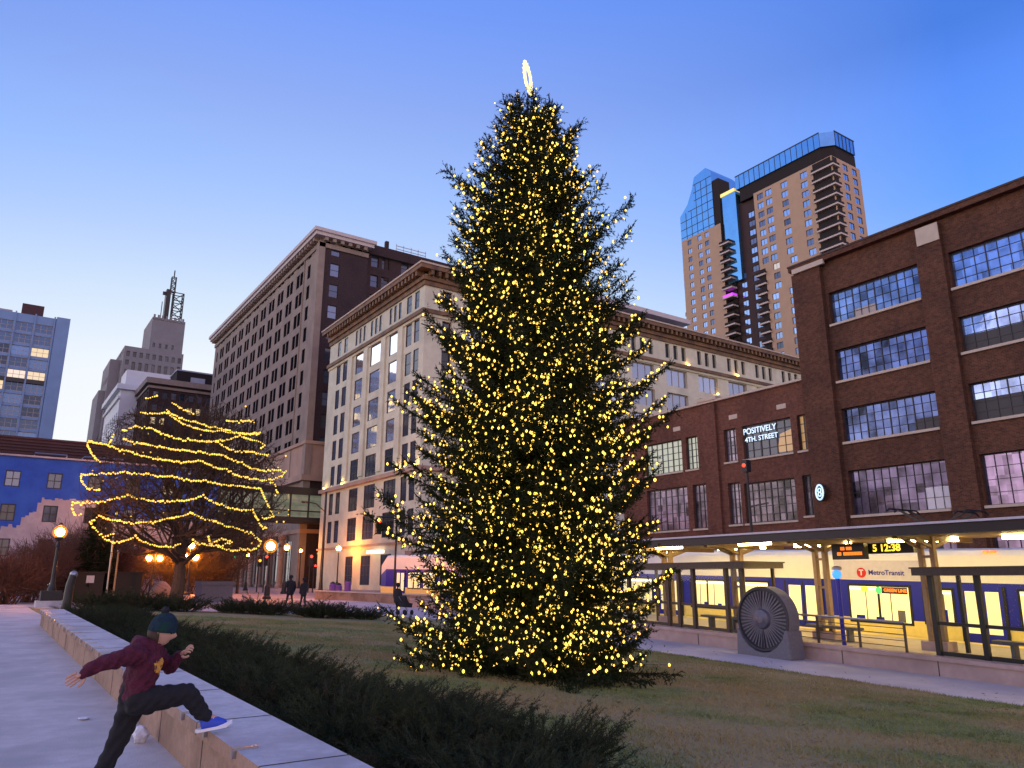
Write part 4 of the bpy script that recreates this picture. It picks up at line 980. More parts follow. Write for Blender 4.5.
# ================================================================== street lamps, signals and furniture
def at_px(az_u, D):   # a spot at horizontal distance D in the direction seen at picture column u near the horizon
    a = R(34.3)+math.atan((az_u-512)/785.); return D*math.sin(a), D*math.cos(a)
def street_lamp(label, u, D, h=4.25, kind=1, rg=.26, plinth=False, power=0, g=None):
    x,y = at_px(u,D); z = gz(x,y); t = thing('street_lamp', label, 'street lamp', (x,y,z), group=g)
    mb = MB(); mb.lathe([(.32,0),(.32,.15),(.22,.3),(.2,.9),(.13,1.05),(.10,1.3),(.075,h-.75),(.12,h-.7),(.07,h-.6),(.07,h-.45),(.19,h-.35),(.21,h-.27)],'black_iron',12); mb.build('post', t)
    if plinth: mb = MB(); mb.box((-.62,-.6,0),(.62,.6,.34),'wall_cap'); mb.box((-.45,-.45,.341),(.45,.45,.8),'black_iron'); mb.build('plinth', t)
    if kind == 1:
        mb = MB(); mb.ball((0,0,h),rg,'halo_glass',16,12); gl = mb.build('globe', t, smooth_=True); mb = MB(); mb.ball((0,0,h),rg*.60,'globe',12,8); mb.build('bulb', gl)
        mb = MB(); mb.lathe([(.10,0),(.12,.05),(.03,.16)],'black_iron',10,(0,0,h+rg-.03)); mb.build('finial', t)
    else:
        mb = MB(); mb.ball((0,0,h),rg,'halo_glass',14,10); gl = mb.build('globe', t, smooth_=True); mb = MB(); mb.ball((0,0,h),rg*.60,'globe_hot',10,8); mb.build('bulb', gl)
        mb = MB(); mb.beam((-.45,0,h-1.35),(.45,0,h-1.35),.06,.06,'black_iron'); mb.build('crossarm', t)
        for s in (-.45,.45): mb = MB(); mb.ball((s,0,h-1.03),rg,'halo_glass',14,10); gl = mb.build('globe', t, smooth_=True); mb = MB(); mb.ball((s,0,h-1.03),rg*.60,'globe_hot',10,8); mb.build('bulb', gl)
    return t
street_lamp('black globe street lamp on a broad plinth beside the end of the low wall', 53, 45, 3.65, rg=.34, plinth=True, power=1100)
street_lamp('brightest round white globe lamp left of the two walkers', 268, 62, 3.9, rg=.52, power=2500)
street_lamp('globe lamp just right of the brightest white globe', 284.5, 80, 4.4, rg=.36, power=4000)
street_lamp('globe lamp close in front of the pale stone office block', 337, 115, 5.7, rg=.52, power=7000)
street_lamp('three globe lamp left of the strung tree trunk', 152, 78, 4.25, kind=3, rg=.42, power=5000)
street_lamp('three globe lamp right of the strung tree trunk', 188, 77, 4.35, kind=3, rg=.44, power=5000)
street_lamp('globe lamp at the foot of the stone tower block', 299, 131, 5.9, rg=.36, power=9000)
street_lamp('small globe lamp far down the street left of the stone tower', 246, 105, 4.4, rg=.3, power=4000)
def signal(label, u, D, z, lit, slot, hs=1.0, pole=True, arm=0):
    x,y = at_px(u,D); g = gz(x,y); t = thing('traffic_light', label, 'traffic light', (x,y,g)); h = z-g
    mb = MB(); mb.box((-.18*hs,-.15,h-.55*hs),(.18*hs,.15,h+.55*hs),'black_iron'); hd = mb.build('housing', t)
    for i in range(3):
        zz_ = h+(.34-.34*i)*hs; on = i == slot
        mb = MB(); mb.prism([(.13*hs*math.cos(a),-.155,zz_+.13*hs*math.sin(a)) for a in [2*math.pi*j/14 for j in range(14)]],(0,-.03,0), lit if on else 'rubber'); mb.build('lens', hd)
    mb = MB()
    if arm: mb.tube([(arm,.25,0),(arm,.25,h+.6),(arm*.7,.25,h+.75),(0,.25,h+.7),(0,.2,h+.5)],.08,'black_iron',8)
    else: mb.tube([(0,.25,0),(0,.25,h+.5)],.07,'black_iron',8); mb.beam((0,.25,h),(0,.1,h),.06,.06,'black_iron')
    mb.build('pole', t); return t
signal('large red traffic light in front of the pale stone office block', 376, 58, 5.45, 'red_lamp', 0, 1.05, arm=1.6)
signal('green traffic light right of the strung bare tree', 233, 88, 4.4, 'green_lamp', 2, 1.2)
signal('amber traffic light left of the brightest globe lamp', 258, 92, 3.7, 'amber', 1, 1.2)
signal('red traffic light directly left of the brightest globe lamp', 264.5, 90, 3.7, 'red_lamp', 0, 1.1)
signal('upper red traffic light beside the far corner of the pale office block', 309.5, 84, 3.6, 'red_lamp', 0, 1.1)
signal('lower red signal beside the far corner of the pale office block', 314, 86, 2.8, 'red_lamp', 0, .8)
# tall dark pole
x,y = at_px(321, 70); t = thing('light_pole', 'tall dark pole with flared base right of the two walkers', 'pole', (x,y,gz(x,y)))
mb = MB(); mb.lathe([(.38,0),(.36,.3),(.2,.6),(.14,1.6),(.09,9.0)],'black_iron',10); mb.build('pole', t); mb = MB(); mb.tube([(0,0,7.2),(-.9,0,7.9),(-1.8,0,8.0)],.05,'black_iron',6); mb.box((-2.2,-.15,7.88),(-1.6,.15,8.02),'black_iron'); mb.build('arm', t)
# traffic sign cabinets, bollard, bins and planter
x,y = at_px(70, 38); t = thing('bollard', 'dark leaning bollard post at the end of the juniper bed', 'bollard', (x,y,gz(x,y)))
mb = MB(); mb.tube([(0,0,0),(.02,0,1.1),(.10,0,1.55)],[.2,.16,.15],'black_iron',12); mb.build('post', t); mb = MB(); mb.ball((.11,0,1.56),.16,'steel',10,6); mb.build('cap', t)
for lab,u,w in (('black slatted enclosure with a small white notice',87,1.9),('plain black enclosure left of the strung tree trunk',128,1.6)):
    x,y = at_px(u,57); t = thing('enclosure', lab, 'enclosure', (x,y,gz(x,y)),rz=R(-8))
    mb = MB(); mb.box((-w/2,-.6,0),(w/2,.6,1.75),'trash_black'); 
    for i in range(7): mb.box((-w/2-.01,-.64,.15+.22*i),(w/2+.01,-.603,.30+.22*i),'trash_black')
    mb.build('body', t)
    mb = MB(); mb.box((-w/2-.06,-.7,1.75),(w/2+.06,.66,1.84),'trash_black'); mb.build('lid', t)
    if 'notice' in lab: mb = MB(); mb.box((-.02,-.66,1.15),(.42,-.642,1.6),'paper'); mb.build('notice', t)
x,y = at_px(215,57); t = thing('planter', 'square grey concrete planter right of the strung tree trunk', 'planter', (x,y,gz(x,y)))
mb = MB(); mb.box((-1.0,-.9,0),(1.0,.9,1.25),'granite'); mb.box((-1.07,-.97,1.05),(1.07,.97,1.3),'granite'); mb.build('tub', t); mb = MB(); mb.box((-.9,-.8,1.3),(.9,.8,1.36),'mulch'); mb.build('soil', t)
x,y = at_px(163,66); bm = bmesh.new(); bmesh.ops.create_icosphere(bm, subdivisions=3, radius=1.0)
for v in bm.verts: f = 1+.12*math.sin(3.1*v.co.x+2)*math.cos(2.7*v.co.y); v.co = Vector((v.co.x*1.0*f, v.co.y*.8*f, max(-.02,v.co.z)*1.15*f))
me = bpy.data.meshes.new('boulder'); bm.to_mesh(me); bm.free(); me.materials.append(M['wall_tan']); o = link('boulder', me, None, (x,y,gz(x,y))); tag(o,'rounded pale boulder standing behind the strung tree trunk','boulder')
for lab,u,z in (('thin pale pole below the lower left of the light strings',108,5.2),('short tan pole right of the thin pale pole',115,3.0)):
    x,y = at_px(u,52); t = thing('sign_pole', lab, 'pole', (x,y,gz(x,y))); mb = MB(); mb.tube([(0,0,0),(0,0,z)],.05,'steel' if z > 4 else 'warm_steel',8); mb.build('pole', t); mb = MB(); mb.ball((0,0,z+.03),.09,'bulb_far' if z>4 else 'steel',8,6); mb.build('cap', t)
for u,h,lab in ((333,1.1,'leftmost of three short purple posts'),(339,1.0,'middle of three short purple posts'),(348,1.3,'rightmost of three short purple posts')):
    x,y = at_px(u,68); t = thing('bin', lab+' on the pavement below the red traffic light', 'bin', (x,y,gz(x,y)))
    mb = MB(); mb.lathe([(.26,0),(.28,.1),(.28,h-.2),(.3,h-.18),(.2,h)],'purple_lit',12); mb.build('body', t); mb = MB(); mb.lathe([(.22,0),(.24,.05),(.05,.16)],'black_iron',12,(0,0,h)); mb.build('lid', t)
# low kerb wall lit by lamps
x0,y0 = at_px(318,61); x1,y1 = at_px(430,54)
t = thing('kerb_wall', 'low orange lit stone wall edging the pavement beyond the lawn', 'wall', (x0,y0,gz(x0,y0)-.05)); mb = MB(); mb.beam((0,0,.3),(x1-x0,y1-y0,gz(x1,y1)-gz(x0,y0)+.3),.5,.75,'wall_tan'); mb.build('block', t); mb = MB(); mb.beam((0,0,.70),(x1-x0,y1-y0,gz(x1,y1)-gz(x0,y0)+.70),.6,.08,'stone_trim'); mb.build('cap', t)
# parked van behind the shrubs
x,y = at_px(56.5, 74); t = thing('parked_van', 'dark parked van with two pale headlights behind the left shrubs', 'van', (x,y,gz(x,y)), rz=R(4))
mb = MB(); mb.prism([(-.95,0,.35),(.95,0,.35),(.95,0,1.25),(.82,.0,2.15),(-.82,.0,2.15),(-.95,0,1.25)],(0,4.6,0),'trash_black'); mb.box((-.95,-.7,.35),(.95,-.01,1.2),'trash_black'); mb.build('body', t, fix=True)
mb = MB(); mb.quad((-.85,-.02,1.25),(.85,-.02,1.25),(.75,-.02,2.0),(-.75,-.02,2.0),'pane_dark'); mb.build('windscreen', t)
for s in (-.66,.66): mb = MB(); mb.ball((s,-.7,1.05),.15,'headlamp',10,6); mb.build('headlight', t)
for s in (-.8,.8):
    for yy in (.1,3.6): mb = MB(); mb.prism([(s-.12,yy+.34*math.cos(a),.34+.34*math.sin(a)) for a in [2*math.pi*i/16 for i in range(16)]],(.24,0,0),'rubber'); mb.build('wheel', t)
mb = MB(); mb.box((-.55,-.73,.55),(.55,-.71,.75),'steel'); mb.build('grille', t)

# ================================================================== low wall beside the path
ya, yb = .6, 27.6; xa, xb = 1.71, 2.28
t = thing('low_wall', 'low tan stone wall with wide pale cap running along the path', 'wall', (0,0,0))
wt = lambda y: gz(1.7,y)+.46
sloped('body', xa+.04, xb-.02, ya, yb, lambda y: wt(y)-.102, lambda y: gz(1.7,y)-.3, 'wall_tan', t)
sloped('cap', xa-.02, xb+.03, ya-.03, yb+.03, wt, lambda y: wt(y)-.10, 'wall_cap', t, mt_side='wall_tan')
mb = MB(); y = 1.9
while y < yb:
    mb.box((xa-.022,y-.007,wt(y)-.1),(xa-.0201,y+.007,wt(y)-.003),'joint'); mb.box((xa-.02,y-.007,wt(y)+.001),(xb+.03,y+.007,wt(y)+.0035),'joint'); mb.box((xa+.037,y-.008,gz(1.7,y)),(xa+.0395,y+.008,wt(y)-.103),'joint'); y += 1.75
mb.build('joint', t)
y = 2.6; ck = MB()
ck.box((-.025,-.02,-.055),(.16,.02,.012),'steel'); ckm = ck.mesh('skate_stop')
while y < yb:
    link('skate_stop', ckm, t, (xa-.0215, y, wt(y)+.002)); y += .84
# litter
for i,(u,v,lab) in enumerate(((137,723,'crumpled white paper cup lying against the base of the low wall'),(107,702,'flat scrap of white paper on the path beside the wall'))):
    X,Y = ((1.58,8.95),(1.25,10.6))[i]; bm = bmesh.new(); bmesh.ops.create_icosphere(bm, subdivisions=2, radius=.085 if i==0 else .07)
    for v_ in bm.verts: v_.co *= random.uniform(.75,1.15); v_.co.z *= (1. if i==0 else .18)
    me = bpy.data.meshes.new('litter'); bm.to_mesh(me); bm.free(); me.materials.append(M['paper']); o = link('paper_litter', me, None, (X,Y,gz(X,Y)+(.085 if i==0 else .02))); tag(o,lab,'litter')
# ================================================================== ground and paving
def ground():
    mb = MB(); k = mb.m('earth')
    xs = [-900,-400,-200,-120,-80,-60]+list(range(-50,140,4))+[150,180,250,400,900]; ys = [-300,-120,-60]+list(range(-40,140,4))+[150,180,250,400,700,1400]
    for y in ys:
        for x in xs: mb.v.append((x,y,gz(clamp(x,-60,140),clamp(y,-40,140))-.20))
    W = len(xs)
    for j in range(len(ys)-1):
        for i in range(W-1): mb.f.append((j*W+i,j*W+i+1,(j+1)*W+i+1,(j+1)*W+i)); mb.mi.append(k)
    mb.build('ground')['kind'] = 'structure'
ground()
sheet('path', ((-9,-6),(2.3,-6),(2.3,48),(-9,48)), 11, 54, 0, 'concrete_path')
sheet('lawn', ((2.25,-6),(20,-6),(20,38.2),(2.25,45.6)), 36, 90, .02, 'lawn')
sheet('sidewalk', ((20.0,-8),(23.5,-8),(23.5,60),(20.0,60)), 6, 68, .012, 'sidewalk')
sheet('cross_walk', ((-9,47.0),(23.4,36.6),(23.4,43),(-9,54.0)), 32, 6, .022, 'sidewalk')
sheet('plaza', ((-60,50),(23.4,41.5),(44,84),(-60,84)), 70, 40, -.006, 'plaza_paver')
sheet('street', ((-60,84.05),(44,84.05),(44,260),(-60,260)), 20, 30, -.01, 'plaza_paver')
sheet('track_bed', ((29.55,-30),(38,-30),(38,84),(29.55,84)), 6, 90, -.05, 'asphalt')
sheet('pavement', ((38,-30),(46,-30),(46,84),(38,84)), 6, 90, .1, 'plaza_paver')
sheet('side_street', ((38.0,84.02),(150,84.02),(150,62),(38.0,62)), 40, 10, -.03, 'asphalt')
for x in (30.3,31.75,34.2,35.65): sheet('rail', ((x,-30),(x+.07,-30),(x+.07,84),(x,84)), 1, 90, -.03, 'steel', .05)

# ================================================================== foliage kit
def unit(a): return a/np.maximum(np.linalg.norm(a, axis=-1, keepdims=True), 1e-9)
def needle_tris(S, D, Ls, step, per, nl, nw, spread=.9):
    """clothe straight twigs (start S, direction D, length Ls) with pointed needle clumps"""
    cnt = np.maximum(2, (Ls/step).astype(int)); idx = np.repeat(np.arange(len(S)), cnt*per)
    t = rng.random(len(idx)); P = S[idx]+D[idx]*(t*Ls[idx])[:,None]
    d = unit(D[idx]*rng.uniform(.35,1.0,(len(idx),1))+rng.normal(0,spread*.62,(len(idx),3)))
    sd = unit(np.cross(d, rng.normal(0,1,(len(idx),3))))
    ln = nl*rng.uniform(.6,1.25,(len(idx),1)); w = nw*rng.uniform(.7,1.3,(len(idx),1))
    return np.stack([P-sd*w/2, P+sd*w/2, P+d*ln], 1)
def seg_tris(A, B, ra, rb, n=3):
    D = unit(B-A); u = unit(np.cross(D, np.array([.31,.57,.76]))); v = np.cross(D,u); out = []
    for k in range(n):
        a0, a1 = 2*math.pi*k/n, 2*math.pi*(k+1)/n
        p0 = A+(u*math.cos(a0)+v*math.sin(a0))*ra[:,None]; p1 = A+(u*math.cos(a1)+v*math.sin(a1))*ra[:,None]
        q0 = B+(u*math.cos(a0)+v*math.sin(a0))*rb[:,None]; q1 = B+(u*math.cos(a1)+v*math.sin(a1))*rb[:,None]
        out += [np.stack([p0,p1,q1],1), np.stack([p0,q1,q0],1)]
    return np.concatenate(out)

# ------------------------------------------------------------------ the christmas tree
TXx, TYy = 10.65, 14.7; TZ = gz(TXx, TYy)
PZ = [.1,1.0,2.3,3.5,4.7,5.9,7.2,8.5,10.1,11.2,12.3,13.3,13.9,14.4,14.6]
PR = [2.95,3.1,3.28,3.36,3.3,3.24,3.08,2.85,2.36,2.02,1.74,1.30,1.14,.90,.40]
tree = thing('christmas_tree', 'tall dark spruce in the middle of the lawn covered with warm lights', 'tree', (TXx,TYy,TZ))
mb = MB(); mb.tube([(0,0,-.1),(0,0,.6),(.03,.02,6),(.0,0,11),(.05,0,13.6)],[.30,.24,.17,.09,.03],'bark',10); mb.build('trunk', tree)
Ss, Ds, Ls = [], [], []; BA, BB, BRa, BRb = [], [], [], []; bulbs = []; wires = []
boughs = []; zt = .25; ti = 0
while zt < 14.0:
    r_ = np.interp(zt+.15, PZ, PR); m_ = max(5, int(2*math.pi*r_/.80)); o_ = rng.random()*6.283
    for j in range(m_): boughs.append((zt+rng.normal(0,.10), o_+2*math.pi*(j+rng.uniform(-.3,.3))/m_, rng.uniform(.66,.90) if rng.random() < .80 else rng.uniform(.92,1.10)))
    for j in range(int(m_*.8)): boughs.append((zt+rng.uniform(.1,.5), rng.random()*6.283, rng.uniform(.40,.62)))   # short inner boughs between tiers
    zt += rng.uniform(.46,.60)*(1 if zt < 9 else .85)
for i, (z, az, fr_) in enumerate(boughs):
    z = clamp(z,.15,14.2); r = np.interp(z+.15, PZ, PR)
    lump = 1+.10*math.sin(3*az+z*1.1)+.09*math.sin(5*az-z*2.3)
    L_ = r*lump*fr_
    top = z/14.0; rise = (-.24+.62*top**1.8)*L_      # lower boughs hang, upper ones climb
    ca, sa = math.cos(az), math.sin(az); n = 9; pts = []
    bend = rng.normal(0,.12)
    for k in range(n):
        t = k/(n-1); rr = L_*t; zz = z+rise*t-.16*L_*math.sin(math.pi*t*.9)+.16*L_*t**3
        a2 = bend*t; pts.append((rr*(ca*math.cos(a2)-sa*math.sin(a2)), rr*(sa*math.cos(a2)+ca*math.sin(a2)), max(.06, zz)))
    pts = np.array(pts); BA += list(pts[:-1]); BB += list(pts[1:]); rad = np.linspace(.03,.008,n); BRa += list(rad[:-1]); BRb += list(rad[1:])
    seg = np.linalg.norm(np.diff(pts,axis=0),axis=1); cum = np.concatenate([[0],np.cumsum(seg)])
    def at(s): return np.array([np.interp(s,cum,pts[:,j]) for j in range(3)])
    s = .18*L_
    while s < cum[-1]:
        p = at(s); d = unit(at(min(s+.1,cum[-1]))-at(max(s-.1,0))); side = unit(np.cross(d,[0,0,1])); fr = s/cum[-1]
        tl = (.24+.50*(1-fr)*min(1,fr*3.2)*min(1.,L_/1.6))*rng.uniform(.7,1.2)
        for sg in (-1,1):
            dd = unit(d*rng.uniform(.6,.95)+sg*side*.85+np.array([0,0,rng.normal(-.10,.16)])); Ss.append(p); Ds.append(dd); Ls.append(tl)
            if tl > .38:
                for q in (.4,.72):
                    d3 = unit(dd+sg*d*.3+np.array([0,0,-.55])*rng.uniform(.2,1)+rng.normal(0,.3,3)); Ss.append(p+dd*tl*q); Ds.append(d3); Ls.append(tl*.38)
        for q_ in range(2): Ss.append(p); Ds.append(unit(d*.5+np.array([0,0,-.9 if rng.random()<.65 else .8])+rng.normal(0,.3,3))); Ls.append(tl*.55)
        s += rng.uniform(.085,.13)
    e = unit(pts[-1]-pts[-2]); Ss.append(pts[-1]); Ds.append(unit(e+np.array([0,0,.35]))); Ls.append(.22)
    for q_ in range(7): Ss.append(at(cum[-1]*rng.uniform(.86,1.))); Ds.append(unit(e+rng.normal(0,.55,3)+np.array([0,0,-.15]))); Ls.append(rng.uniform(.14,.30))
    # the light string pinned along the outer part of the bough
    s = cum[-1]*rng.uniform(.2,.45); line = []
    while s < cum[-1]+.08:
        p = at(min(s,cum[-1]))+np.array([rng.normal(0,.11),rng.normal(0,.11),rng.normal(.02,.08)])
        lit = math.sin(p[0]*2.1+p[2]*.9)+math.sin(p[1]*2.3-p[2]*1.3+1)+.8*math.sin(p[2]*2.6+p[0]*1.1)
        if p[2] > .22 and rng.random() < .74+.20*lit: line.append(p); bulbs.append((p, i))
        s += rng.uniform(.05,.13)
    if len(line) > 1: wires.append(line)
# leaders at the top: two blunt tops with upright tips
for (x,y,h) in ((-.33,.18,.78),(.12,-.05,.9),(.42,-.28,.74),(-.1,.25,.6),(.6,-.4,.45),(-.55,.3,.5),(.2,.2,.7),(-.2,-.3,.66)):
    p0 = np.array([x*.4,y*.4,13.3]); p1 = np.array([x,y,14.0+h]); BA.append(p0); BB.append(p1); BRa.append(.03); BRb.append(.008)
    for k in range(16):
        t = rng.random(); q = p0*(1-t)+p1*t; Ss.append(q); Ds.append(unit(np.array([rng.normal(0,.7),rng.normal(0,.7),rng.uniform(.2,.9)]))); Ls.append(rng.uniform(.16,.42)*(1.15-t*.6))
    Ss.append(p1-np.array([0,0,.1])); Ds.append(np.array([0,0,1.])); Ls.append(.3)
    for k in range(3): bulbs.append((p0*(1-(k+1)/3)+p1*(k+1)/3+rng.normal(0,.07,3), -1))
Ss, Ds, Ls = np.array(Ss), np.array(Ds), np.array(Ls)
T = np.concatenate([needle_tris(Ss,Ds,Ls,.044,2,.078,.026), seg_tris(np.array(BA),np.array(BB),np.array(BRa),np.array(BRb)), seg_tris(Ss,Ss+Ds*Ls[:,None],np.full(len(Ss),.006),np.full(len(Ss),.003))])
link('crown', tri_mesh('crown', T, 'spruce'), tree)
# its lights
def octa(r, h, n=6):
    mb = MB(); mb.lathe([(.002,-h),(r*.8,-h*.55),(r,0),(r*.75,h*.5),(.002,h)], 'bulb', n); return mb
st_ = thing('string_lights', 'thousands of warm yellow bulbs strung along the boughs of the spruce', 'lights', (TXx,TYy,TZ))
bulbs.sort(key=lambda b: (b[0][0]+TXx)**2+(b[0][1]+TYy)**2+(b[0][2]+TZ-1.6)**2)
bm_ = octa(.0265,.033).mesh('bulb', True)
for p, i in bulbs[:100]: link('bulb', bm_, st_, tuple(p))
# remaining bulbs as one mesh, built by tiling the same bulb
def tile(name, me, pts, parent, scales=None):
    v = np.empty(len(me.vertices)*3); me.vertices.foreach_get('co', v); v = v.reshape(-1,3); me.calc_loop_triangles()
    t = np.empty(len(me.loop_triangles)*3, dtype=np.int32); me.loop_triangles.foreach_get('vertices', t); tri = v[t.reshape(-1,3)]
    pts = np.array(pts); sc = np.ones(len(pts)) if scales is None else np.array(scales)
    T = (tri[None]*sc[:,None,None,None]+pts[:,None,None,:]).reshape(-1,3,3)
    o = link(name, tri_mesh(name, T, me.materials[0].name), parent); o['kind'] = 'stuff'; return o
for m_ in M: M[m_].name = m_
tile('bulb', bm_, [b[0] for b in bulbs[100:]], st_, rng.uniform(.6,1.3,len(bulbs)-100))
A, B_ = [], []
for ln in wires:
    A += ln[:-1]; B_ += ln[1:]
A, B_ = np.array(A), np.array(B_); link('wire', tri_mesh('wire', seg_tris(A,B_,np.full(len(A),.005),np.full(len(A),.005)), 'wire'), st_)
# topper: a lit ring seen almost edge on
tp = thing('tree_topper', 'oval ring topper of pale yellow lights above the spruce tip', 'ornament', (TXx-.05,TYy+.07,TZ+14.5))
mb = MB(); mb.tube([(0,0,-.7),(0,0,.44)],.02,'wire',6); mb.build('stem', tp)
ra = math.atan2(TXx,TYy)+R(17); ux, uy = math.sin(ra), math.cos(ra)
mb = MB(); mb.tube([(ux*.36*math.cos(a),uy*.36*math.cos(a),.95+.37*math.sin(a)) for a in [2*math.pi*i/28 for i in range(29)]],.022,'topper',6); mb.tube([(ux*.2*math.cos(a),uy*.2*math.cos(a),.95+.22*math.sin(a)) for a in [2*math.pi*i/20 for i in range(21)]],.018,'topper',6)
for i in range(20): a = 2*math.pi*i/20; mb.tube([(ux*.2*math.cos(a),uy*.2*math.cos(a),.95+.22*math.sin(a)),(ux*.46*math.cos(a),uy*.46*math.cos(a),.95+.46*math.sin(a))],.014,'topper',5)
mb.build('ring', tp)

# ------------------------------------------------------------------ bare trees and shrubs
def grow(p, d, L, r, depth, kids, out, ell=None, tip=.004, spread=.8, up=.12):
    n = 3 if depth < 2 else 2; q = np.array(p, float); d = unit(np.array(d, float)); rr = r
    for k in range(n):
        d = unit(d+rng.normal(0,.16,3)+np.array([0,0,up*(.6 if depth else .2)])); q2 = q+d*L/n; r2 = max(tip, rr*.82)
        if ell is not None and depth > 0:
            e = ((q2-ell[0])/ell[1]); 
            if e.dot(e) > 1.0: break
        out.append((q.copy(), q2.copy(), rr, r2)); q, rr = q2, r2
        if depth < len(kids):
            m = kids[depth] if k == n-1 else max(1, kids[depth]//2) if depth else 0
            for j in range(m):
                perp = unit(np.cross(d, rng.normal(0,1,3))); d2 = unit(d*rng.uniform(.45,1.)+perp*rng.uniform(.5,1.)*spread)
                grow(q, d2, L*rng.uniform(.52,.8), rr*.62, depth+1, kids, out, ell, tip, spread, up)
def seg_mesh(name, out, mt):
    A = np.array([o[0] for o in out]); B2 = np.array([o[1] for o in out]); ra_ = np.array([o[2] for o in out]); rb_ = np.array([o[3] for o in out])
    return tri_mesh(name, seg_tris(A,B2,ra_,rb_,4), mt)
bx_, by_ = 9.76, 49.04; bz_ = gz(bx_,by_)
bt = thing('bare_tree', 'broad leafless tree wrapped in loops of warm lights at the left', 'tree', (bx_,by_,bz_))
mb = MB(); mb.tube([(0,0,-.1),(0,0,.5),(.06,0,1.8),(.0,.05,2.9),(0,0,3.8)],[.50,.38,.32,.30,.26],'bark',10); mb.build('trunk', bt)
out = []; ell = (np.array([0,0,7.2-bz_]), np.array([5.9,5.6,5.5]))
for j in range(17):
    a = j*2.4; el = rng.uniform(.0,1.25); grow((0,0,rng.uniform(2.2,3.8)), (math.cos(a)*math.cos(el),math.sin(a)*math.cos(el),math.sin(el)+.15), 4.4, .15, 1, [0,4,4,3], out, ell, .013, .9, .05)
for k in range(150):   # fine outer twigs
    a = rng.random()*6.283; zz = rng.uniform(-.75,.95); rad = math.sqrt(1-zz*zz)*rng.uniform(.6,.92); p = ell[0]+ell[1]*np.array([math.cos(a)*rad,math.sin(a)*rad,zz*.9]); d = unit((p-ell[0])+rng.normal(0,2,3))
    grow(p-d*1.2, d, 1.6, .03, 2, [0,0,4,3], out, ell, .012, .9, .05)
link('crown', seg_mesh('crown', out, 'twig'), bt)
STR = [[(-2.87,12.28),(-2.18,12.59)],[(-1.31,11.43),(-0.02,10.78)],[(-1.53,10.95),(-0.95,10.53),(0.03,10.26),(1.43,10.0),(2.6,9.84),(3.75,10.17)],[(1.69,10.56),(3.19,10.88),(3.35,10.63)],[(-2.87,10.78),(-1.51,10.77),(-0.92,10.28),(0.06,9.85),(1.45,9.84),(3.67,10.06)],[(-3.64,9.61),(-3.01,9.91),(-2.19,9.74),(-1.22,9.3),(-0.14,9.13),(1.08,9.15),(2.46,9.65),(3.68,9.54),(3.93,9.33),(3.62,9.03)],[(-3.5,9.13),(-2.34,8.81),(-1.41,8.6),(-0.48,8.5),(0.45,8.49),(1.55,8.43),(2.57,8.09),(3.62,7.77),(4.73,7.95),(5.41,8.0),(4.85,7.5),(4.29,7.25)],[(-4.08,9.37),(-4.26,8.79),(-5.59,9.37),(-5.34,8.79),(-4.85,8.09),(-4.46,7.79)],[(-4.26,8.79),(-3.07,8.36),(-2.0,8.07),(-1.07,7.91),(0.5,7.97),(1.9,7.57),(3.07,7.25),(4.29,7.25),(4.72,7.09),(4.94,6.6),(4.7,6.41)],[(-4.42,6.35),(-5.06,6.47),(-5.49,6.94),(-5.51,7.3),(-4.38,7.21),(-3.2,7.28),(-2.15,7.15),(-0.85,7.04),(0.87,6.91),(2.68,6.77),(3.87,6.75),(4.44,5.86),(4.87,5.33),(4.55,5.15),(4.06,5.17)],[(-5.39,5.18),(-5.73,5.16),(-5.98,5.59),(-5.97,5.89),(-4.63,5.69),(-3.7,5.85),(-2.94,6.04),(-1.88,5.78),(-0.59,5.74),(0.82,6.07),(1.81,5.64),(2.67,5.48),(3.55,5.52),(3.94,4.94),(4.33,4.55),(4.64,4.73)],[(-3.5,4.05),(-4.05,3.94),(-4.72,4.57),(-4.8,4.71),(-4.3,4.98),(-3.34,4.71),(-1.9,4.64),(-0.76,4.85),(0.25,5.18),(1.5,4.79),(2.8,4.44),(3.74,4.22),(4.35,3.85),(4.54,3.66)],[(-4.05,3.87),(-3.41,3.59),(-2.36,3.9),(-1.95,3.64),(-1.14,3.37),(0.03,3.52)],[(0.54,3.73),(1.03,3.54),(1.79,3.49),(2.39,3.31),(3.61,3.37),(4.47,3.59)],[(1.32,3.96),(1.44,3.55),(2.02,3.92),(2.62,3.73),(1.8,3.43)],[(1.21,9.17),(1.94,8.78),(3.1,8.78),(4.19,8.81),(4.04,8.53)]]
sl = thing('string_lights', 'loops of warm yellow bulbs draped in tiers over the bare tree', 'lights', (bx_,by_,bz_))
va = np.array([math.sin(.1964),math.cos(.1964),0]); vr = np.array([va[1],-va[0],0])
pb = []; wl = []
def on_crown(a, z, back=False):
    q = 1-(a/6.)**2-((z-7.4)/5.4)**2; dp = -5.0*math.sqrt(max(q,0)); dp = -dp if back else dp
    return vr*a+va*dp+np.array([0,0,z-bz_])
for back in (False, True):
    for s in STR:
        if back and rng.random() < .45: continue
        prev = None
        for (a0,z0),(a1,z1) in zip(s,s[1:]):
            if back: a0,a1 = -a0,-a1
            L_ = math.hypot(a1-a0,z1-z0); n = max(1,int(L_/(.115 if not back else .4)))
            for k in range(n):
                t = k/n; sag = -.12*math.sin(math.pi*t)*min(1,L_/2); p = on_crown(a0+(a1-a0)*t, z0+(z1-z0)*t+sag+rng.normal(0,.028), back)
                pb.append(p); 
                if prev is not None: wl.append((prev,p))
                prev = p
pb.sort(key=lambda p: (p[0]+bx_)**2+(p[1]+by_)**2)
mb = MB(); mb.ball((0,0,0),.056,'bulb_far',8,6); bf = mb.mesh('bulb', True)
for p in pb[:100]: link('bulb', bf, sl, tuple(p))
tile('bulb', bf, pb[100:], sl, rng.uniform(.6,1.2,len(pb)-100))
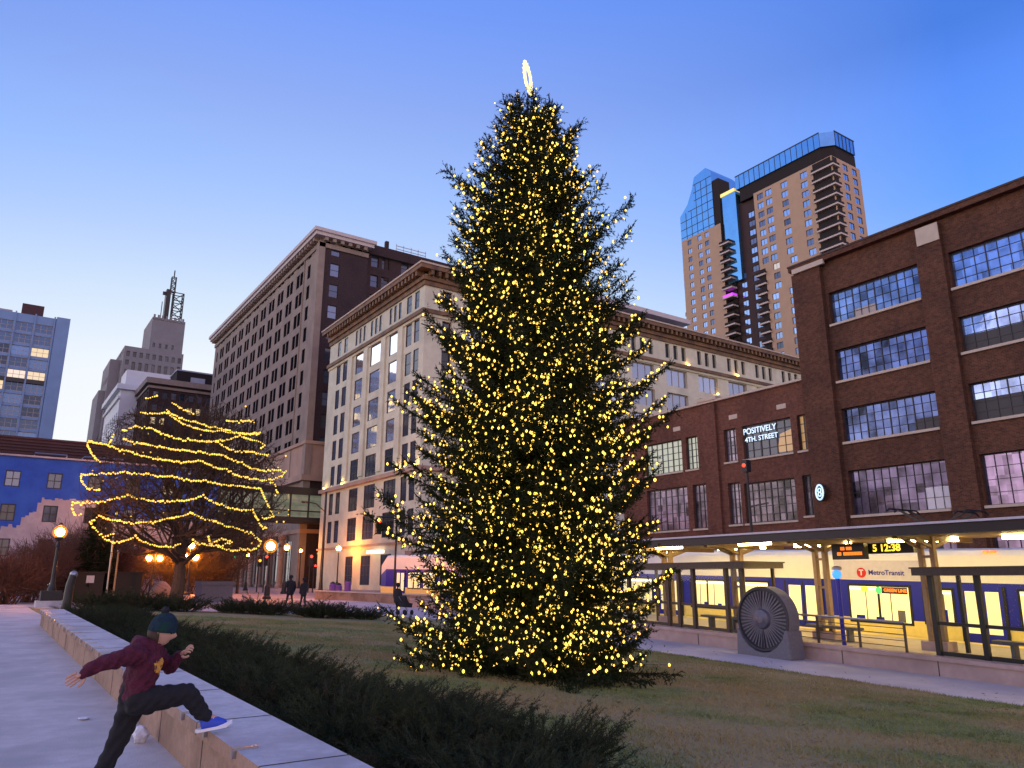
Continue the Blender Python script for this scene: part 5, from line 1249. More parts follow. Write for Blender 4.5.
link('wire', tri_mesh('wire', seg_tris(np.array([w[0] for w in wl]),np.array([w[1] for w in wl]),np.full(len(wl),.015),np.full(len(wl),.015)), 'wire'), sl)

def shrub(name, label, cat, x, y, h, wdt, mt, stems=46, group=None):
    out = []
    for j in range(stems):
        a = rng.random()*6.283; t = rng.random()**.6; grow((rng.normal(0,wdt*.15),rng.normal(0,wdt*.15),0),(math.cos(a)*t*wdt/h,math.sin(a)*t*wdt/h,1.), h*.62, .03, 1, [0,4,3], out, None, .010, .7, .1)
    o = link(name, seg_mesh(name, out, mt), None, (x,y,gz(x,y)-.03)); tag(o,label,cat,group); return o
for i,(u,D,h,w,lab) in enumerate(((8,52,2.3,1.8,'leftmost bare reddish shrub beyond the end of the path'),(32,56,2.9,1.9,'bare reddish shrub behind the left of the plinth lamp'),(60,60,3.6,2.2,'tall bare shrub directly behind the plinth lamp'),(86,62,4.4,2.4,'tallest bare reddish shrub behind the slatted enclosure'),(108,64,3.8,2.0,'bare shrub between the two black enclosures'))):
    x,y = at_px(u,D); shrub('bare_shrub', lab, 'shrub', x,y,h,w,'twig_red')
for k,(u,D,h,w) in enumerate(((122,79,3.2,2.2),(138,80,3.8,2.3),(170,80.5,3.6,2.4),(186,81,4.2,2.4),(205,80,3.8,2.3),(222,80,3.2,2.2))):
    x,y = at_px(u,D); shrub('bare_shrub','bare brown shrub in the thicket behind the three globe lamps','shrub',x,y,h,w,'twig',40,'bare shrubs in the thicket behind the three globe lamps')
def small_tree(label,u,D,h):
    x,y = at_px(u,D); t = thing('street_tree',label,'tree',(x,y,gz(x,y))); out=[]
    mb = MB(); mb.tube([(0,0,-.05),(0,0,h*.25),(.05,0,h*.55)],[.16,.12,.08],'bark',8); mb.build('trunk',t)
    for j in range(7): a=j*2.4; grow((0.02,0,h*rng.uniform(.3,.55)),(math.cos(a),math.sin(a),.9),h*.42,.07,1,[0,4,3,3],out,None,.014,.7,.12)
    link('crown',seg_mesh('crown',out,'twig'),t)
for u,D,h,lab in ((238,84,6.5,'small bare street tree beside the green traffic light'),(212,86,6.,'small bare street tree just right of the concrete planter'),(224,98,7.,'bare street tree between the planter and the green light')): small_tree(lab,u,D,h)
# dark evergreen left of the strung tree
x,y = at_px(93,58); t = thing('evergreen_tree','small dark evergreen left of the strung bare tree','tree',(x,y,gz(x,y)))
mb = MB(); mb.tube([(0,0,-.05),(0,0,5.2)],[.16,.04],'bark',8); mb.build('trunk',t)
S0,D0,L0=[],[],[]
for k in range(900):
    z=rng.uniform(.4,6.2); a=rng.random()*6.283; rr=(1.7*(1-z/7.2))*rng.uniform(.3,1.1); S0.append((rr*.5*math.cos(a),rr*.5*math.sin(a),z)); D0.append(unit(np.array([math.cos(a),math.sin(a),rng.normal(.1,.3)]))); L0.append(rr*.6+.15)
link('crown',tri_mesh('crown',needle_tris(np.array(S0),np.array(D0),np.array(L0),.09,3,.22,.05),'spruce'),t)

# ------------------------------------------------------------------ junipers
def juniper_mesh(rad, h, seed, stems=150, fine=1.0):
    S0,D0,L0,A,B2,ra_,rb_ = [],[],[],[],[],[],[]
    for k in range(stems):
        a = rng.random()*6.283; out_ = rad*math.sqrt(rng.random()); hh = h*rng.uniform(.55,1.12)*(1-.35*(out_/rad)**2)
        p0 = np.array([out_*.35*math.cos(a),out_*.35*math.sin(a),.02]); p1 = np.array([out_*.8*math.cos(a),out_*.8*math.sin(a),hh*.62]); ln = rng.uniform(.15,.32)
        p2 = p1+np.array([math.cos(a)*ln*rng.uniform(.4,1.2),math.sin(a)*ln*rng.uniform(.4,1.2),hh*.38*rng.uniform(.5,1.3)])+rng.normal(0,.05,3)
        pts = [p0*(1-t)**2+2*p1*t*(1-t)+p2*t*t for t in np.linspace(0,1,8)]
        A += pts[:-1]; B2 += pts[1:]; ra_ += [.008]*7; rb_ += [.005]*7
        for i in range(2,8):
            d = unit(pts[i]-pts[i-1])
            for q in range(4):
                dd = unit(d*1.0+rng.normal(0,.48,3)+np.array([0,0,.12])); S0.append(pts[i]-d*rng.uniform(0,.08)); D0.append(dd); L0.append(rng.uniform(.06,.15)*(1.25-.08*i))
        S0.append(pts[-1]-d*.05); D0.append(unit(d+np.array([0,0,.2]))); L0.append(.13)
        if k%9 == 0:   # long arching plume standing clear of the mass
            q = pts[-1]; dv = unit(np.array([math.cos(a),math.sin(a),rng.uniform(.5,1.6)])); ll = h*rng.uniform(.35,.8)
            for t in np.linspace(0,1,10):
                qq = q+dv*ll*t+np.array([0,0,-.12*t*t*ll]); S0.append(qq); D0.append(unit(dv+rng.normal(0,.45,3))); L0.append(.12*(1.15-t)); S0.append(qq); D0.append(unit(dv+rng.normal(0,.6,3))); L0.append(.15*(1.15-t))
            A.append(q); B2.append(q+dv*ll); ra_.append(.005); rb_.append(.002)
    S0,D0,L0 = np.array(S0),np.array(D0),np.array(L0)
    return tri_mesh('juniper_shrub', np.concatenate([needle_tris(S0,D0,L0,.017*fine,2,.038*fine,.0075*fine,.75), seg_tris(np.array(A),np.array(B2),np.array(ra_),np.array(rb_))]), 'juniper')
JM = [juniper_mesh(1.05,.66,k,240) for k in range(3)]
lowl = 'low feathery dark juniper growing in the bed behind the stone wall'
spots = []
y = 2.9; k = 0
while y < 33:
    for cx in ((3.3,) if y < 5 else (3.35, 4.1)):
        spots.append((cx+rng.normal(0,.16), y+rng.normal(0,.2)+(.5 if cx > 3.5 else 0)))
    y += 1.25
spots += [(4.7,6.5),(4.7,8.6)]
for i,(x,y) in enumerate(spots):
    o = link('juniper_shrub', JM[i%3], None, (x,y,gz(x,y)+.0)); o.rotation_euler.z = rng.random()*6.283; s = rng.uniform(.72,.95); o.scale = (s,s,s*rng.uniform(.60,.90)); tag(o,lowl,'shrub','junipers in the bed behind the wall')
JF = [juniper_mesh(1.3,.75,k,110,2.2) for k in range(2)]
for i in range(13):
    t = i/12; x = 5.2+(15.6-5.2)*t; y = 43.2+(35.0-43.2)*t
    if i in (5,): continue
    o = link('juniper_shrub', JF[i%2], None, (x+rng.normal(0,.15),y+rng.normal(0,.3),gz(x,y)+.0)); o.rotation_euler.z = rng.random()*6.283; s = rng.uniform(.75,1.1); o.scale = (s*1.1,s,s*.95); tag(o,'low dark juniper in the row along the far edge of the lawn','shrub','junipers along the far edge of the lawn')
mb = sheet('planting_bed', ((2.27,-2),(5.0,-2),(4.9,34),(2.27,34)), 6, 40, .035, 'mulch', .05)

# ------------------------------------------------------------------ grass, leaves
n = 380000; gx = rng.uniform(3.5,20.06,n); gx[:16000] = 20.0+rng.normal(0,.07,16000); gy = 1.+36*rng.random(n)**1.5
keep = (gy < 38-.42*(gx-2.2)) & ~((gx < 4.6)&(gy<30)); gx, gy = gx[keep], gy[keep]
pn = np.sin(gx*1.3+2*np.sin(gy*.7))*np.sin(gy*1.1+1.5*np.sin(gx*.6)); keep = rng.random(len(gx)) < .62+.38*pn; gx, gy = gx[keep], gy[keep]
gzv = np.array([gz(a,b) for a,b in zip(gx,gy)])+.02; P0 = np.stack([gx,gy,gzv],1)
dd = unit(np.stack([rng.normal(0,.7,len(gx)),rng.normal(0,.7,len(gx)),np.full(len(gx),.75)],1)); sd = unit(np.cross(dd,rng.normal(0,1,(len(gx),3))))
ln = rng.uniform(.025,.065,(len(gx),1))*(1+.6*(pn[keep]*0 if False else np.abs(np.sin(gx*2.1+gy*1.7)))[:,None]); T = np.stack([P0-sd*.007,P0+sd*.007,P0+dd*ln],1)
o = link('grass', tri_mesh('grass', T, 'grass')); o['kind'] = 'stuff'; tag(o,'short dry winter grass over the lawn','grass')
n = 1600; lx = rng.uniform(4.,22,n); ly = 1.5+28*rng.random(n)**1.3; keep = rng.random(n) < .8; lx,ly = lx[keep],ly[keep]
T = []
for a,b in zip(lx,ly):
    p = np.array([a,b,gz(a,b)+.045]); u_ = unit(rng.normal(0,1,3)*np.array([1,1,.25])); v_ = unit(np.cross(u_,[0,0,1])+rng.normal(0,.2,3)); s = rng.uniform(.025,.055)
    T += [np.stack([p-u_*s,p+v_*s*.6,p+u_*s]), np.stack([p-u_*s,p+u_*s,p-v_*s*.6])]
o = link('leaf_litter', tri_mesh('leaf_litter', np.array(T), 'leaf_litter')); o['kind'] = 'stuff'; tag(o,'dry fallen leaves scattered on the lawn and sidewalk','leaves')
# ================================================================== people
def skin_mesh(V, E, Rd, root=0, sub=2):
    me = bpy.data.meshes.new('s'); me.from_pydata([tuple(v) for v in V], E, []); o = bpy.data.objects.new('s', me); col.objects.link(o)
    o.modifiers.new('k','SKIN'); 
    if not me.skin_vertices: raise RuntimeError('no skin data')
    for i, r in enumerate(Rd):
        sv = me.skin_vertices[0].data[i]; sv.radius = (r, r) if not hasattr(r,'__len__') else r; sv.use_root = (i == root)
    o.modifiers['k'].use_smooth_shade = True; m2 = o.modifiers.new('u','SUBSURF'); m2.levels = sub; m2.render_levels = sub
    dg = bpy.context.evaluated_depsgraph_get(); dg.update(); out = bpy.data.meshes.new_from_object(o.evaluated_get(dg)); bpy.data.objects.remove(o); return out
def fuse(meshes, vox=.011, it=6):
    """overlapping pieces fused into one continuous smooth surface"""
    bm = bmesh.new()
    for m_ in meshes: bm.from_mesh(m_)
    me = bpy.data.meshes.new('f'); bm.to_mesh(me); bm.free(); o = bpy.data.objects.new('f', me); col.objects.link(o)
    r = o.modifiers.new('r','REMESH'); r.mode = 'VOXEL'; r.voxel_size = vox; r.use_smooth_shade = True
    sm = o.modifiers.new('s','SMOOTH'); sm.iterations = it; sm.factor = .5
    dg = bpy.context.evaluated_depsgraph_get(); dg.update(); out = bpy.data.meshes.new_from_object(o.evaluated_get(dg)); bpy.data.objects.remove(o); return out
def chain(pts, rads, sub=2):
    """tapered limb along pts"""
    mb = MB(); k = []; P = [Vector(p) for p in pts]; n = 10; Q, Rr = [], []
    for i in range(len(P)-1):
        for j in range(n): t = j/n; Q.append(P[i].lerp(P[i+1], t)); a = rads[i]; b = rads[i+1]; Rr.append(a+(b-a)*t)
    Q.append(P[-1]); Rr.append(rads[-1]); mb.mats = ['skin']
    bm = bmesh.new()
    for q, r in list(zip(Q, Rr)): bmesh.ops.create_icosphere(bm, subdivisions=2, radius=r, matrix=Matrix.Translation(q))
    me = bpy.data.meshes.new('c'); bm.to_mesh(me); bm.free(); return me
def join_meshes(name, meshes, mt):
    bm = bmesh.new()
    for m_ in meshes: bm.from_mesh(m_)
    me = bpy.data.meshes.new(name); bm.to_mesh(me); bm.free(); me.materials.clear()
    for x in (mt if isinstance(mt,(list,tuple)) else [mt]): me.materials.append(M[x])
    me.polygons.foreach_set('use_smooth',[True]*len(me.polygons))
    return me
def head_mesh(c, fwd, up, s):
    """head with brow, nose, mouth and ears; fwd = face direction"""
    bm = bmesh.new(); bmesh.ops.create_icosphere(bm, subdivisions=4, radius=1.)
    for v in bm.verts:
        x,y,z = v.co    # x forward, y side, z up
        f = 1.; p = Vector((x*.80, y*.62, z*.95))
        if z < -.1: p.y *= 1-.28*min(1,(-z-.1)); p.x *= 1-.10*min(1,-z)
        if x > .3:
            p.x -= .05*abs(y)
            nose = math.exp(-((y/.15)**2+((z+.14)/.2)**2)); p.x += .30*nose*(1.1 if z < -.05 else .8)
            for sy in (-1,1): p.x -= .075*math.exp(-(((y-sy*.33)/.15)**2+((z-.06)/.12)**2))
            p.x -= .05*math.exp(-((y/.28)**2+((z+.50)/.045)**2)); p.x += .04*math.exp(-((y/.25)**2+((z+.43)/.06)**2))+.045*math.exp(-((y/.25)**2+((z+.58)/.06)**2)); p.x += .06*math.exp(-((y/.2)**2+((z+.82)/.12)**2))
        for sy in (-1,1): p.y += sy*.14*math.exp(-(((x+.05)/.13)**2+((z+.03)/.22)**2))*(1 if sy*y > .3 else 0)
        v.co = p
    fwd = Vector(fwd).normalized(); up = Vector(up); side = up.cross(fwd).normalized(); up = fwd.cross(side)
    Mx = Matrix((fwd*s, side*s, up*s)).transposed().to_4x4(); Mx.translation = Vector(c); bm.transform(Mx)
    me = bpy.data.meshes.new('h'); bm.to_mesh(me); bm.free(); return me, Mx
def hand_mesh(w, d, up, s, curl=.5, thumb=1):
    """palm with five separate bent fingers; w = wrist, d = pointing direction, up = back of the hand"""
    d = Vector(d).normalized(); up = Vector(up); sd = d.cross(up).normalized(); up = sd.cross(d).normalized(); w = Vector(w); ms = []
    P = lambda a,b,c: w+(d*a+sd*b+up*c)*s
    ms.append(skin_mesh([P(0,0,0),P(.035,0,.0),P(.075,.0,0)],[(0,1),(1,2)],[(.022*s,.016*s),(.034*s,.016*s),(.036*s,.014*s)],0,2))
    for i,(b,L_) in enumerate(((-.029,.062),(-.010,.074),(.010,.070),(.028,.054))):
        a0 = .07; pts = [P(a0-.02,b*.9,0)]; an = -.1; a,c = a0,0
        for f in (.45,.32,.23): a += L_*f*math.cos(an); c += L_*f*math.sin(an); pts.append(P(a,b*1.15,c)); an -= curl*.75
        ms.append(skin_mesh(pts,[(0,1),(1,2),(2,3)],[.0095*s,.0088*s,.0080*s,.0068*s],0,2))
    ms.append(skin_mesh([P(.02,-.022*thumb,0),P(.042,-.05*thumb,-.008),P(.068,-.06*thumb,-.018),P(.088,-.056*thumb,-.026)],[(0,1),(1,2),(2,3)],[.013*s,.0115*s,.010*s,.008*s],0,2))
    return ms
k_ = 1.26; px0, py0 = 1.10, 6.78; g0 = gz(px0,py0)
pr = thing('person', 'child in maroon hoodie and knit pom hat leaping toward the low wall', 'person', (px0,py0,g0), rz=-.1613)
def pp(a, z, b=0.): return Vector((a*k_, b, 1.6+(z-1.6)*k_-g0))
pel, wst, chs, nck = pp(.03,.905), pp(.03,.97), pp(.055,1.09), pp(.085,1.195)
shN, shF = pp(.0,1.17,-.15), pp(.095,1.165,.14)
elN, wrN = pp(-.15,1.135,-.22), pp(-.262,1.085,-.26)
elF, wrF = pp(.20,1.06,.20), pp(.262,1.135,.10)
hN, kN, aN = pp(.05,.895,-.085), pp(.315,.925,-.10), pp(.425,.785,-.07)
hF, kF, aF = pp(.02,.89,.085), pp(-.045,.66,.09), Vector((-.145*k_+.0,.08,.095))
head_c = pp(.135,1.29,-.0); hs = .116
fw = Vector((.90,-.30,-.18)); upv = Vector((.2,0,1)).normalized()
hm, HX = head_mesh(head_c, fw, upv, hs)
V = [pel,wst,chs,nck,head_c-upv*.06, shN,elN,wrN, shF,elF,wrF, hN,kN,aN, hF,kF,aF, aN+Vector((.09,-.0,-.03)), aF+Vector((.10,0,-.055))]
E_ = [(0,1),(1,2),(2,3),(3,4),(2,5),(5,6),(6,7),(2,8),(8,9),(9,10),(0,11),(11,12),(12,13),(0,14),(14,15),(15,16),(13,17),(16,18)]
Rd = [(.090,.07),(.085,.065),(.095,.07),.042,.042,.036,.034,.025,.036,.034,.025,.062,.048,.032,.062,.048,.032,.020,.020]
body = fuse([chain([pel,wst,chs,nck],[.095,.085,.10,.045]),chain([nck,head_c-upv*.05],[.043,.043]),chain([chs,shN,elN,wrN],[.06,.042,.034,.025]),chain([chs,shF,elF,wrF],[.06,.042,.034,.025]),chain([pel,hN,kN,aN,aN+Vector((.09,0,-.03))],[.08,.075,.052,.036,.026]),chain([pel,hF,kF,aF,aF+Vector((.10,0,-.055))],[.08,.075,.052,.036,.026])], .012, 4)
hands = hand_mesh(wrN-(wrN-elN).normalized()*.02, wrN-elN+Vector((0,0,-.02)), (0,-.9,.5), 1.05, .35, 1)+hand_mesh(wrF, wrF-elF, (-.8,-.3,.6), 1.0, 1.5, -1)
eyes = []
me = join_meshes('body', [body, hm]+hands, 'skin'); link('body', me, pr)
# eyes and brows as small dark parts
mb = MB()
for sy in (-1,1): mb.ball(tuple(HX @ Vector((.66,sy*.235,.06))), .016, 'coat_dark', 8, 6)
link('eye', mb.mesh('eye',True), pr)
def cloth(name, chains, mt, wob=.006):
    m_ = fuse([chain(a,b) for a,b in chains], .010, 5)
    for v in m_.vertices:
        n = math.sin(v.co.x*41+v.co.z*23)*math.sin(v.co.z*37+v.co.y*29)+.6*math.sin(v.co.x*77+v.co.y*61-v.co.z*53); v.co += v.normal*n*wob
    m_.materials.clear(); m_.materials.append(M[mt]); m_.polygons.foreach_set('use_smooth',[True]*len(m_.polygons)); return link(name, m_, pr)
mid = (shN+elN)/2; midF = (shF+elF)/2
sdv = Vector((.25,-.97,0))*.055
cloth('hoodie', [([pp(.03,.925)+sdv,wst+sdv,chs+sdv],[.115,.108,.115]),([pp(.03,.925)-sdv,wst-sdv,chs-sdv],[.115,.108,.115]),([chs+sdv,nck],[.11,.075]),([chs-sdv,nck],[.11,.075]),([chs,shN,elN,elN.lerp(wrN,.93)],[.09,.075,.060,.045]),([chs,shF,elF,elF.lerp(wrF,.93)],[.09,.075,.060,.045])],'hoodie',.010)
hd = cloth('hood', [([pp(.06,1.195,-.05),pp(.015,1.215,-.03),pp(.01,1.22,.03),pp(.06,1.195,.06)],[.055,.062,.062,.055])],'hoodie',.006)
kNm = (hN+kN)/2; 
cloth('trousers', [([pel+Vector((0,0,.05)),pel],[.115,.125]),([pel,hN,(hN+kN)/2,kN,(kN+aN)/2,aN],[.12,.108,.090,.076,.066,.056]),([pel,hF,(hF+kF)/2,kF,(kF+aF)/2,aF],[.12,.108,.090,.076,.066,.056])],'trouser',.008)
def shoe(a, toe, up):
    d = (toe-a).normalized(); up = Vector(up); sd = d.cross(up).normalized(); up = sd.cross(d); t = []
    P = lambda x,y,z: a+d*x+sd*y+up*z
    m_ = skin_mesh([P(-.035,0,-.045),P(.03,0,-.035),P(.10,0,-.05),P(.165,0,-.06)],[(0,1),(1,2),(2,3)],[(.044,.055),(.050,.060),(.048,.042),(.038,.028)],1,2); m_.materials.clear(); m_.materials.append(M['shoe_blue']); m_.polygons.foreach_set('use_smooth',[True]*len(m_.polygons)); o = link('shoe', m_, pr)
    mb = MB(); out = [(-.075,0),(-.06,.036),(0,.042),(.08,.048),(.15,.043),(.195,.022),(.205,0),(.195,-.022),(.15,-.043),(.08,-.048),(0,-.042),(-.06,-.036)]
    mb.prism([P(x,y,-.088+(.02 if x>.17 else 0)) for x,y in out], up*.022, 'sole_white'); mb.build('sole', o, fix=True)
    mb = MB()
    for i in range(4): mb.beam(P(.035+.025*i,-.03,.008-.012*i),P(.035+.025*i,.03,.008-.012*i),.006,.006,'sole_white')
    mb.build('lace', o)
dN = Vector((.92,0,.10)).normalized(); shoe(aN+Vector((.005,0,-.02)), aN+dN, (-.1,0,1)); shoe(aF, aF+Vector((.8,.0,-.45)), (.45,0,.85))
# beanie with pom, hair, chest emblem
bm = bmesh.new(); bmesh.ops.create_icosphere(bm, subdivisions=4, radius=1.)
for v in bm.verts:
    x,y,z = v.co; r = 1+.03*math.sin(14*math.atan2(y,x))
    v.co = Vector((x*.90*r-.02, y*.74*r, max(z,-.02)*1.12+.12+ (.10*(x>0)*x)))
    if z < 0: v.co = Vector((x*.93*r-.02, y*.78*r, .12+max(z,-.22)*1.0+.10*x*(x>0)))
bm.transform(HX); me = bpy.data.meshes.new('beanie'); bm.to_mesh(me); bm.free(); me.materials.append(M['beanie']); me.polygons.foreach_set('use_smooth',[True]*len(me.polygons)); bn = link('beanie', me, pr)
mb = MB(); mb.ball(tuple(HX @ Vector((-.22,0,1.33))), .030, 'coat_dark', 12, 8); po = mb.mesh('pom', True)
for v in po.vertices: v.co += Vector((random.uniform(-1,1),random.uniform(-1,1),random.uniform(-1,1)))*.006
link('pom', po, bn)
bm = bmesh.new(); bmesh.ops.create_icosphere(bm, subdivisions=3, radius=1.)
for v in bm.verts: x,y,z = v.co; v.co = Vector((min(x,.15)*.86-.08, y*.70, min(z,.3)*.98-.05))
bm.transform(HX); me = bpy.data.meshes.new('hair'); bm.to_mesh(me); bm.free(); me.materials.append(M['hair']); link('hair', me, pr)
# gold print: a patch that hugs the chest of the hoodie
ho = [c for c in pr.children if c.name.startswith('hoodie')][0]; bpy.context.view_layer.update()
mb = MB(); ctr = pp(.085,1.10,0.); dv = Vector((.72,-.69,-.12)).normalized(); sd = dv.cross(Vector((0,0,1))).normalized(); uu = sd.cross(dv); N = 9; pts = {}
for i in range(N):
    for j in range(N):
        o_ = ctr+sd*(i/(N-1)-.5)*.17+uu*(j/(N-1)-.5)*.11; ok, hit, nn, fi = ho.ray_cast(o_+dv*.6, -dv)
        pts[i,j] = (hit+nn*.004) if ok and (hit-ctr).length < .3 else None
for i in range(N-1):
    for j in range(N-1):
        q = [pts[i,j],pts[i+1,j],pts[i+1,j+1],pts[i,j+1]]
        if all(x is not None for x in q) and ((i+.5-4)/4.2)**2+((j+.5-4)/4.2)**2 < 1: mb.quad(*q,'gold_print')
if mb.f: mb.build('chest_print', ho)

def walker(label, u, D, h, bulky, face, stride=.22):
    x,y = at_px(u,D); z = gz(x,y); t = thing('person', label, 'person', (x,y,z), rz=face); s = h/1.75; q = bulky
    V = [(0,0,.95),(0,0,1.15),(0,.0,1.38),(0,0,1.50),(0,0,1.56), (-.19*q,0,1.40),(-.25*q,.02,1.13),(-.24*q,.08,.88), (.19*q,0,1.40),(.25*q,.02,1.13),(.24*q,.08,.88), (-.09,0,.92),(-.10,stride*.5,.5),(-.10,stride,.08),(-.1,stride+.16,.03), (.09,0,.92),(.10,-stride*.3,.5),(.10,-stride,.10),(.1,-stride+.15,.03)]
    E2 = [(0,1),(1,2),(2,3),(3,4),(2,5),(5,6),(6,7),(2,8),(8,9),(9,10),(0,11),(11,12),(12,13),(13,14),(0,15),(15,16),(16,17),(17,18)]
    R2 = [(.15*q,.12),(.15*q,.12),(.17*q,.12),.06,.055,.07,.055,.045,.07,.055,.045,.09,.07,.05,.04,.09,.07,.05,.04]
    sc = lambda vs: [Vector(v)*s for v in vs]
    R1 = [(r[0]+r[1])/2*s if hasattr(r,'__len__') else r*s for r in R2]; vv = sc(V); b = fuse([chain([vv[i],vv[j]],[R1[i],R1[j]]) for i,j in E2], .025, 4); hm2,_ = head_mesh(Vector((0,.02,1.66))*s,(0,1,0),(0,0,1),.125*s)
    link('body', join_meshes('body',[b,hm2],'coat_dark'), t)
    c = fuse([chain(sc([(e*.07*q,0,.78),(e*.06*q,0,1.05),(e*.07*q,0,1.32),(0,0,1.47)]),[.15*s,.145*s,.15*s,.09*s]) for e in (-1,1)]+[chain([vv[5],vv[6],vv[7]],[.085*s,.075*s,.06*s]),chain([vv[8],vv[9],vv[10]],[.085*s,.075*s,.06*s])], .025, 4); c.materials.clear(); c.materials.append(M['coat_dark']); link('coat', c, t)
    mb = MB(); mb.lathe([(.125*s,0),(.13*s,.07),(.10*s,.14),(.03*s,.17)],'coat_dark',12,(0,.01,1.68*s)); link('hat', mb.mesh('hat',True), t)
    return t
walker('broad walker in dark coat, left of the two distant walkers', 291, 50.5, 1.78, 1.45, R(20))
walker('slim walker in dark coat, right of the two distant walkers', 304.5, 50.0, 1.66, 1.0, R(20), .12)
walker('dark figure pushing a stroller beside the left boughs of the spruce', 398, 44.5, 1.62, 1.05, R(-60))
x,y = at_px(406,44.3); t = thing('stroller','dark stroller beside the left boughs of the spruce','stroller',(x,y,gz(x,y)),rz=R(-60))
mb = MB(); mb.prism([(-.22,-.3,.45),(-.22,.35,.40),(-.22,.42,.62),(-.22,0.05,.66),(-.22,-.28,1.05),(-.22,-.42,.98)],(.44,0,0),'coat_dark'); mb.build('seat', t, fix=True)
mb = MB(); mb.tube([(0,-.65,1.0),(0,-.3,.7),(0,.3,.2)],.02,'steel',6); mb.build('frame', t)
for sx in (-.24,.24):
    for yy in (-.32,.32): mb = MB(); mb.prism([(sx-.03,yy+.14*math.cos(a),.14+.14*math.sin(a)) for a in [2*math.pi*i/14 for i in range(14)]],(.06,0,0),'rubber'); mb.build('wheel', t)

# ================================================================== sky, twilight and camera
w = bpy.data.worlds.new('World'); scene.world = w; w.use_nodes = True; nt = w.node_tree; N = nt.nodes; Lk = nt.links; N.clear()
outn = N.new('ShaderNodeOutputWorld'); bg = N.new('ShaderNodeBackground'); Lk.new(bg.outputs[0], outn.inputs[0]); bg.inputs[1].default_value = 1.0
tc = N.new('ShaderNodeTexCoord'); nv = N.new('ShaderNodeVectorMath'); nv.operation = 'NORMALIZE'; Lk.new(tc.outputs['Generated'], nv.inputs[0])
sp = N.new('ShaderNodeSeparateXYZ'); Lk.new(nv.outputs[0], sp.inputs[0])
def math_(op, a, b=None, cl=False):
    n = N.new('ShaderNodeMath'); n.operation = op; n.use_clamp = cl
    for i, v in enumerate((a, b)):
        if v is None: continue
        if isinstance(v, (int, float)): n.inputs[i].default_value = v
        else: Lk.new(v, n.inputs[i])
    return n.outputs[0]
def ramp(stops):
    r = N.new('ShaderNodeValToRGB'); e = r.color_ramp.elements
    e[0].position = stops[0][0]; e[0].color = (*stops[0][1], 1); e[1].position = stops[-1][0]; e[1].color = (*stops[-1][1], 1)
    for p, c in stops[1:-1]: q = e.new(p); q.color = (*c, 1)
    Lk.new(sp.outputs[2], r.inputs[0]); return r.outputs[0]
near = ramp([(0,(.96,.98,1.0)),(.15,(.97,.99,1.0)),(.24,(.92,.96,1.0)),(.33,(.68,.81,.98)),(.40,(.50,.66,1.0)),(.466,(.37,.555,1.0)),(.554,(.28,.425,.92)),(.65,(.175,.335,.95)),(1,(.10,.20,.6))])
far = ramp([(0,(.74,.74,.82)),(.15,(.74,.77,.93)),(.25,(.48,.62,.96)),(.33,(.26,.49,1.0)),(.418,(.135,.365,1.0)),(.517,(.10,.28,.96)),(.57,(.066,.212,.78)),(.7,(.075,.22,.8)),(1,(.07,.16,.5))])
# horizontal direction of the afterglow
hx = N.new('ShaderNodeVectorMath'); hx.operation = 'MULTIPLY'; hx.inputs[1].default_value = (1,1,0); Lk.new(nv.outputs[0], hx.inputs[0])
hn = N.new('ShaderNodeVectorMath'); hn.operation = 'NORMALIZE'; Lk.new(hx.outputs[0], hn.inputs[0])
def dot(az):
    d = N.new('ShaderNodeVectorMath'); d.operation = 'DOT_PRODUCT'; d.inputs[1].default_value = (math.sin(R(az)), math.cos(R(az)), 0); Lk.new(hn.outputs[0], d.inputs[0]); return d.outputs['Value']
mr = N.new('ShaderNodeMapRange'); mr.interpolation_type = 'LINEAR'; mr.inputs['From Min'].default_value = .655; mr.inputs['From Max'].default_value = 1.; Lk.new(dot(19), mr.inputs['Value'])
mx = N.new('ShaderNodeMix'); mx.data_type = 'RGBA'; Lk.new(mr.outputs['Result'], mx.inputs[0]); Lk.new(far, mx.inputs[6]); Lk.new(near, mx.inputs[7])
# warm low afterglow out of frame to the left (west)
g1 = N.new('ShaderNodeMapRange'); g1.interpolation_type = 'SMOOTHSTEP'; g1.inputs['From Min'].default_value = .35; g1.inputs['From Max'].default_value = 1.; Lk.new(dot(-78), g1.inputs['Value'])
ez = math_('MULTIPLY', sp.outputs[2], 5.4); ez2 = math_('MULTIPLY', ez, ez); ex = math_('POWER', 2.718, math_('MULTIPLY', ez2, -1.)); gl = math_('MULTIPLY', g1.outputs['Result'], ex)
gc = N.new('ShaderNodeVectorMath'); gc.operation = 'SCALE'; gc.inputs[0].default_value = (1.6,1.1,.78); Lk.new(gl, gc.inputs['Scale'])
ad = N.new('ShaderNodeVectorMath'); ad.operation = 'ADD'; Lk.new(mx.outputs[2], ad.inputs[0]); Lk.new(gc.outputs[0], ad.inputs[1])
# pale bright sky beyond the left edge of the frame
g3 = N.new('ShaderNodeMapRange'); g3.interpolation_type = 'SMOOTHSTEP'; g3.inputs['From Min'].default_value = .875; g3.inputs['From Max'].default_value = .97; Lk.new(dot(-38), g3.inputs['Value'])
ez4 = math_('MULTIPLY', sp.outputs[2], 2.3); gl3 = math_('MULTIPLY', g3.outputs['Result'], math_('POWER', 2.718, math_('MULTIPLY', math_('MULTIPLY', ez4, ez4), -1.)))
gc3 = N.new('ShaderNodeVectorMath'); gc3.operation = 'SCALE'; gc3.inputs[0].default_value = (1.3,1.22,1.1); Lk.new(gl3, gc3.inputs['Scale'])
ad0 = N.new('ShaderNodeVectorMath'); ad0.operation = 'ADD'; Lk.new(ad.outputs[0], ad0.inputs[0]); Lk.new(gc3.outputs[0], ad0.inputs[1]); ad = ad0
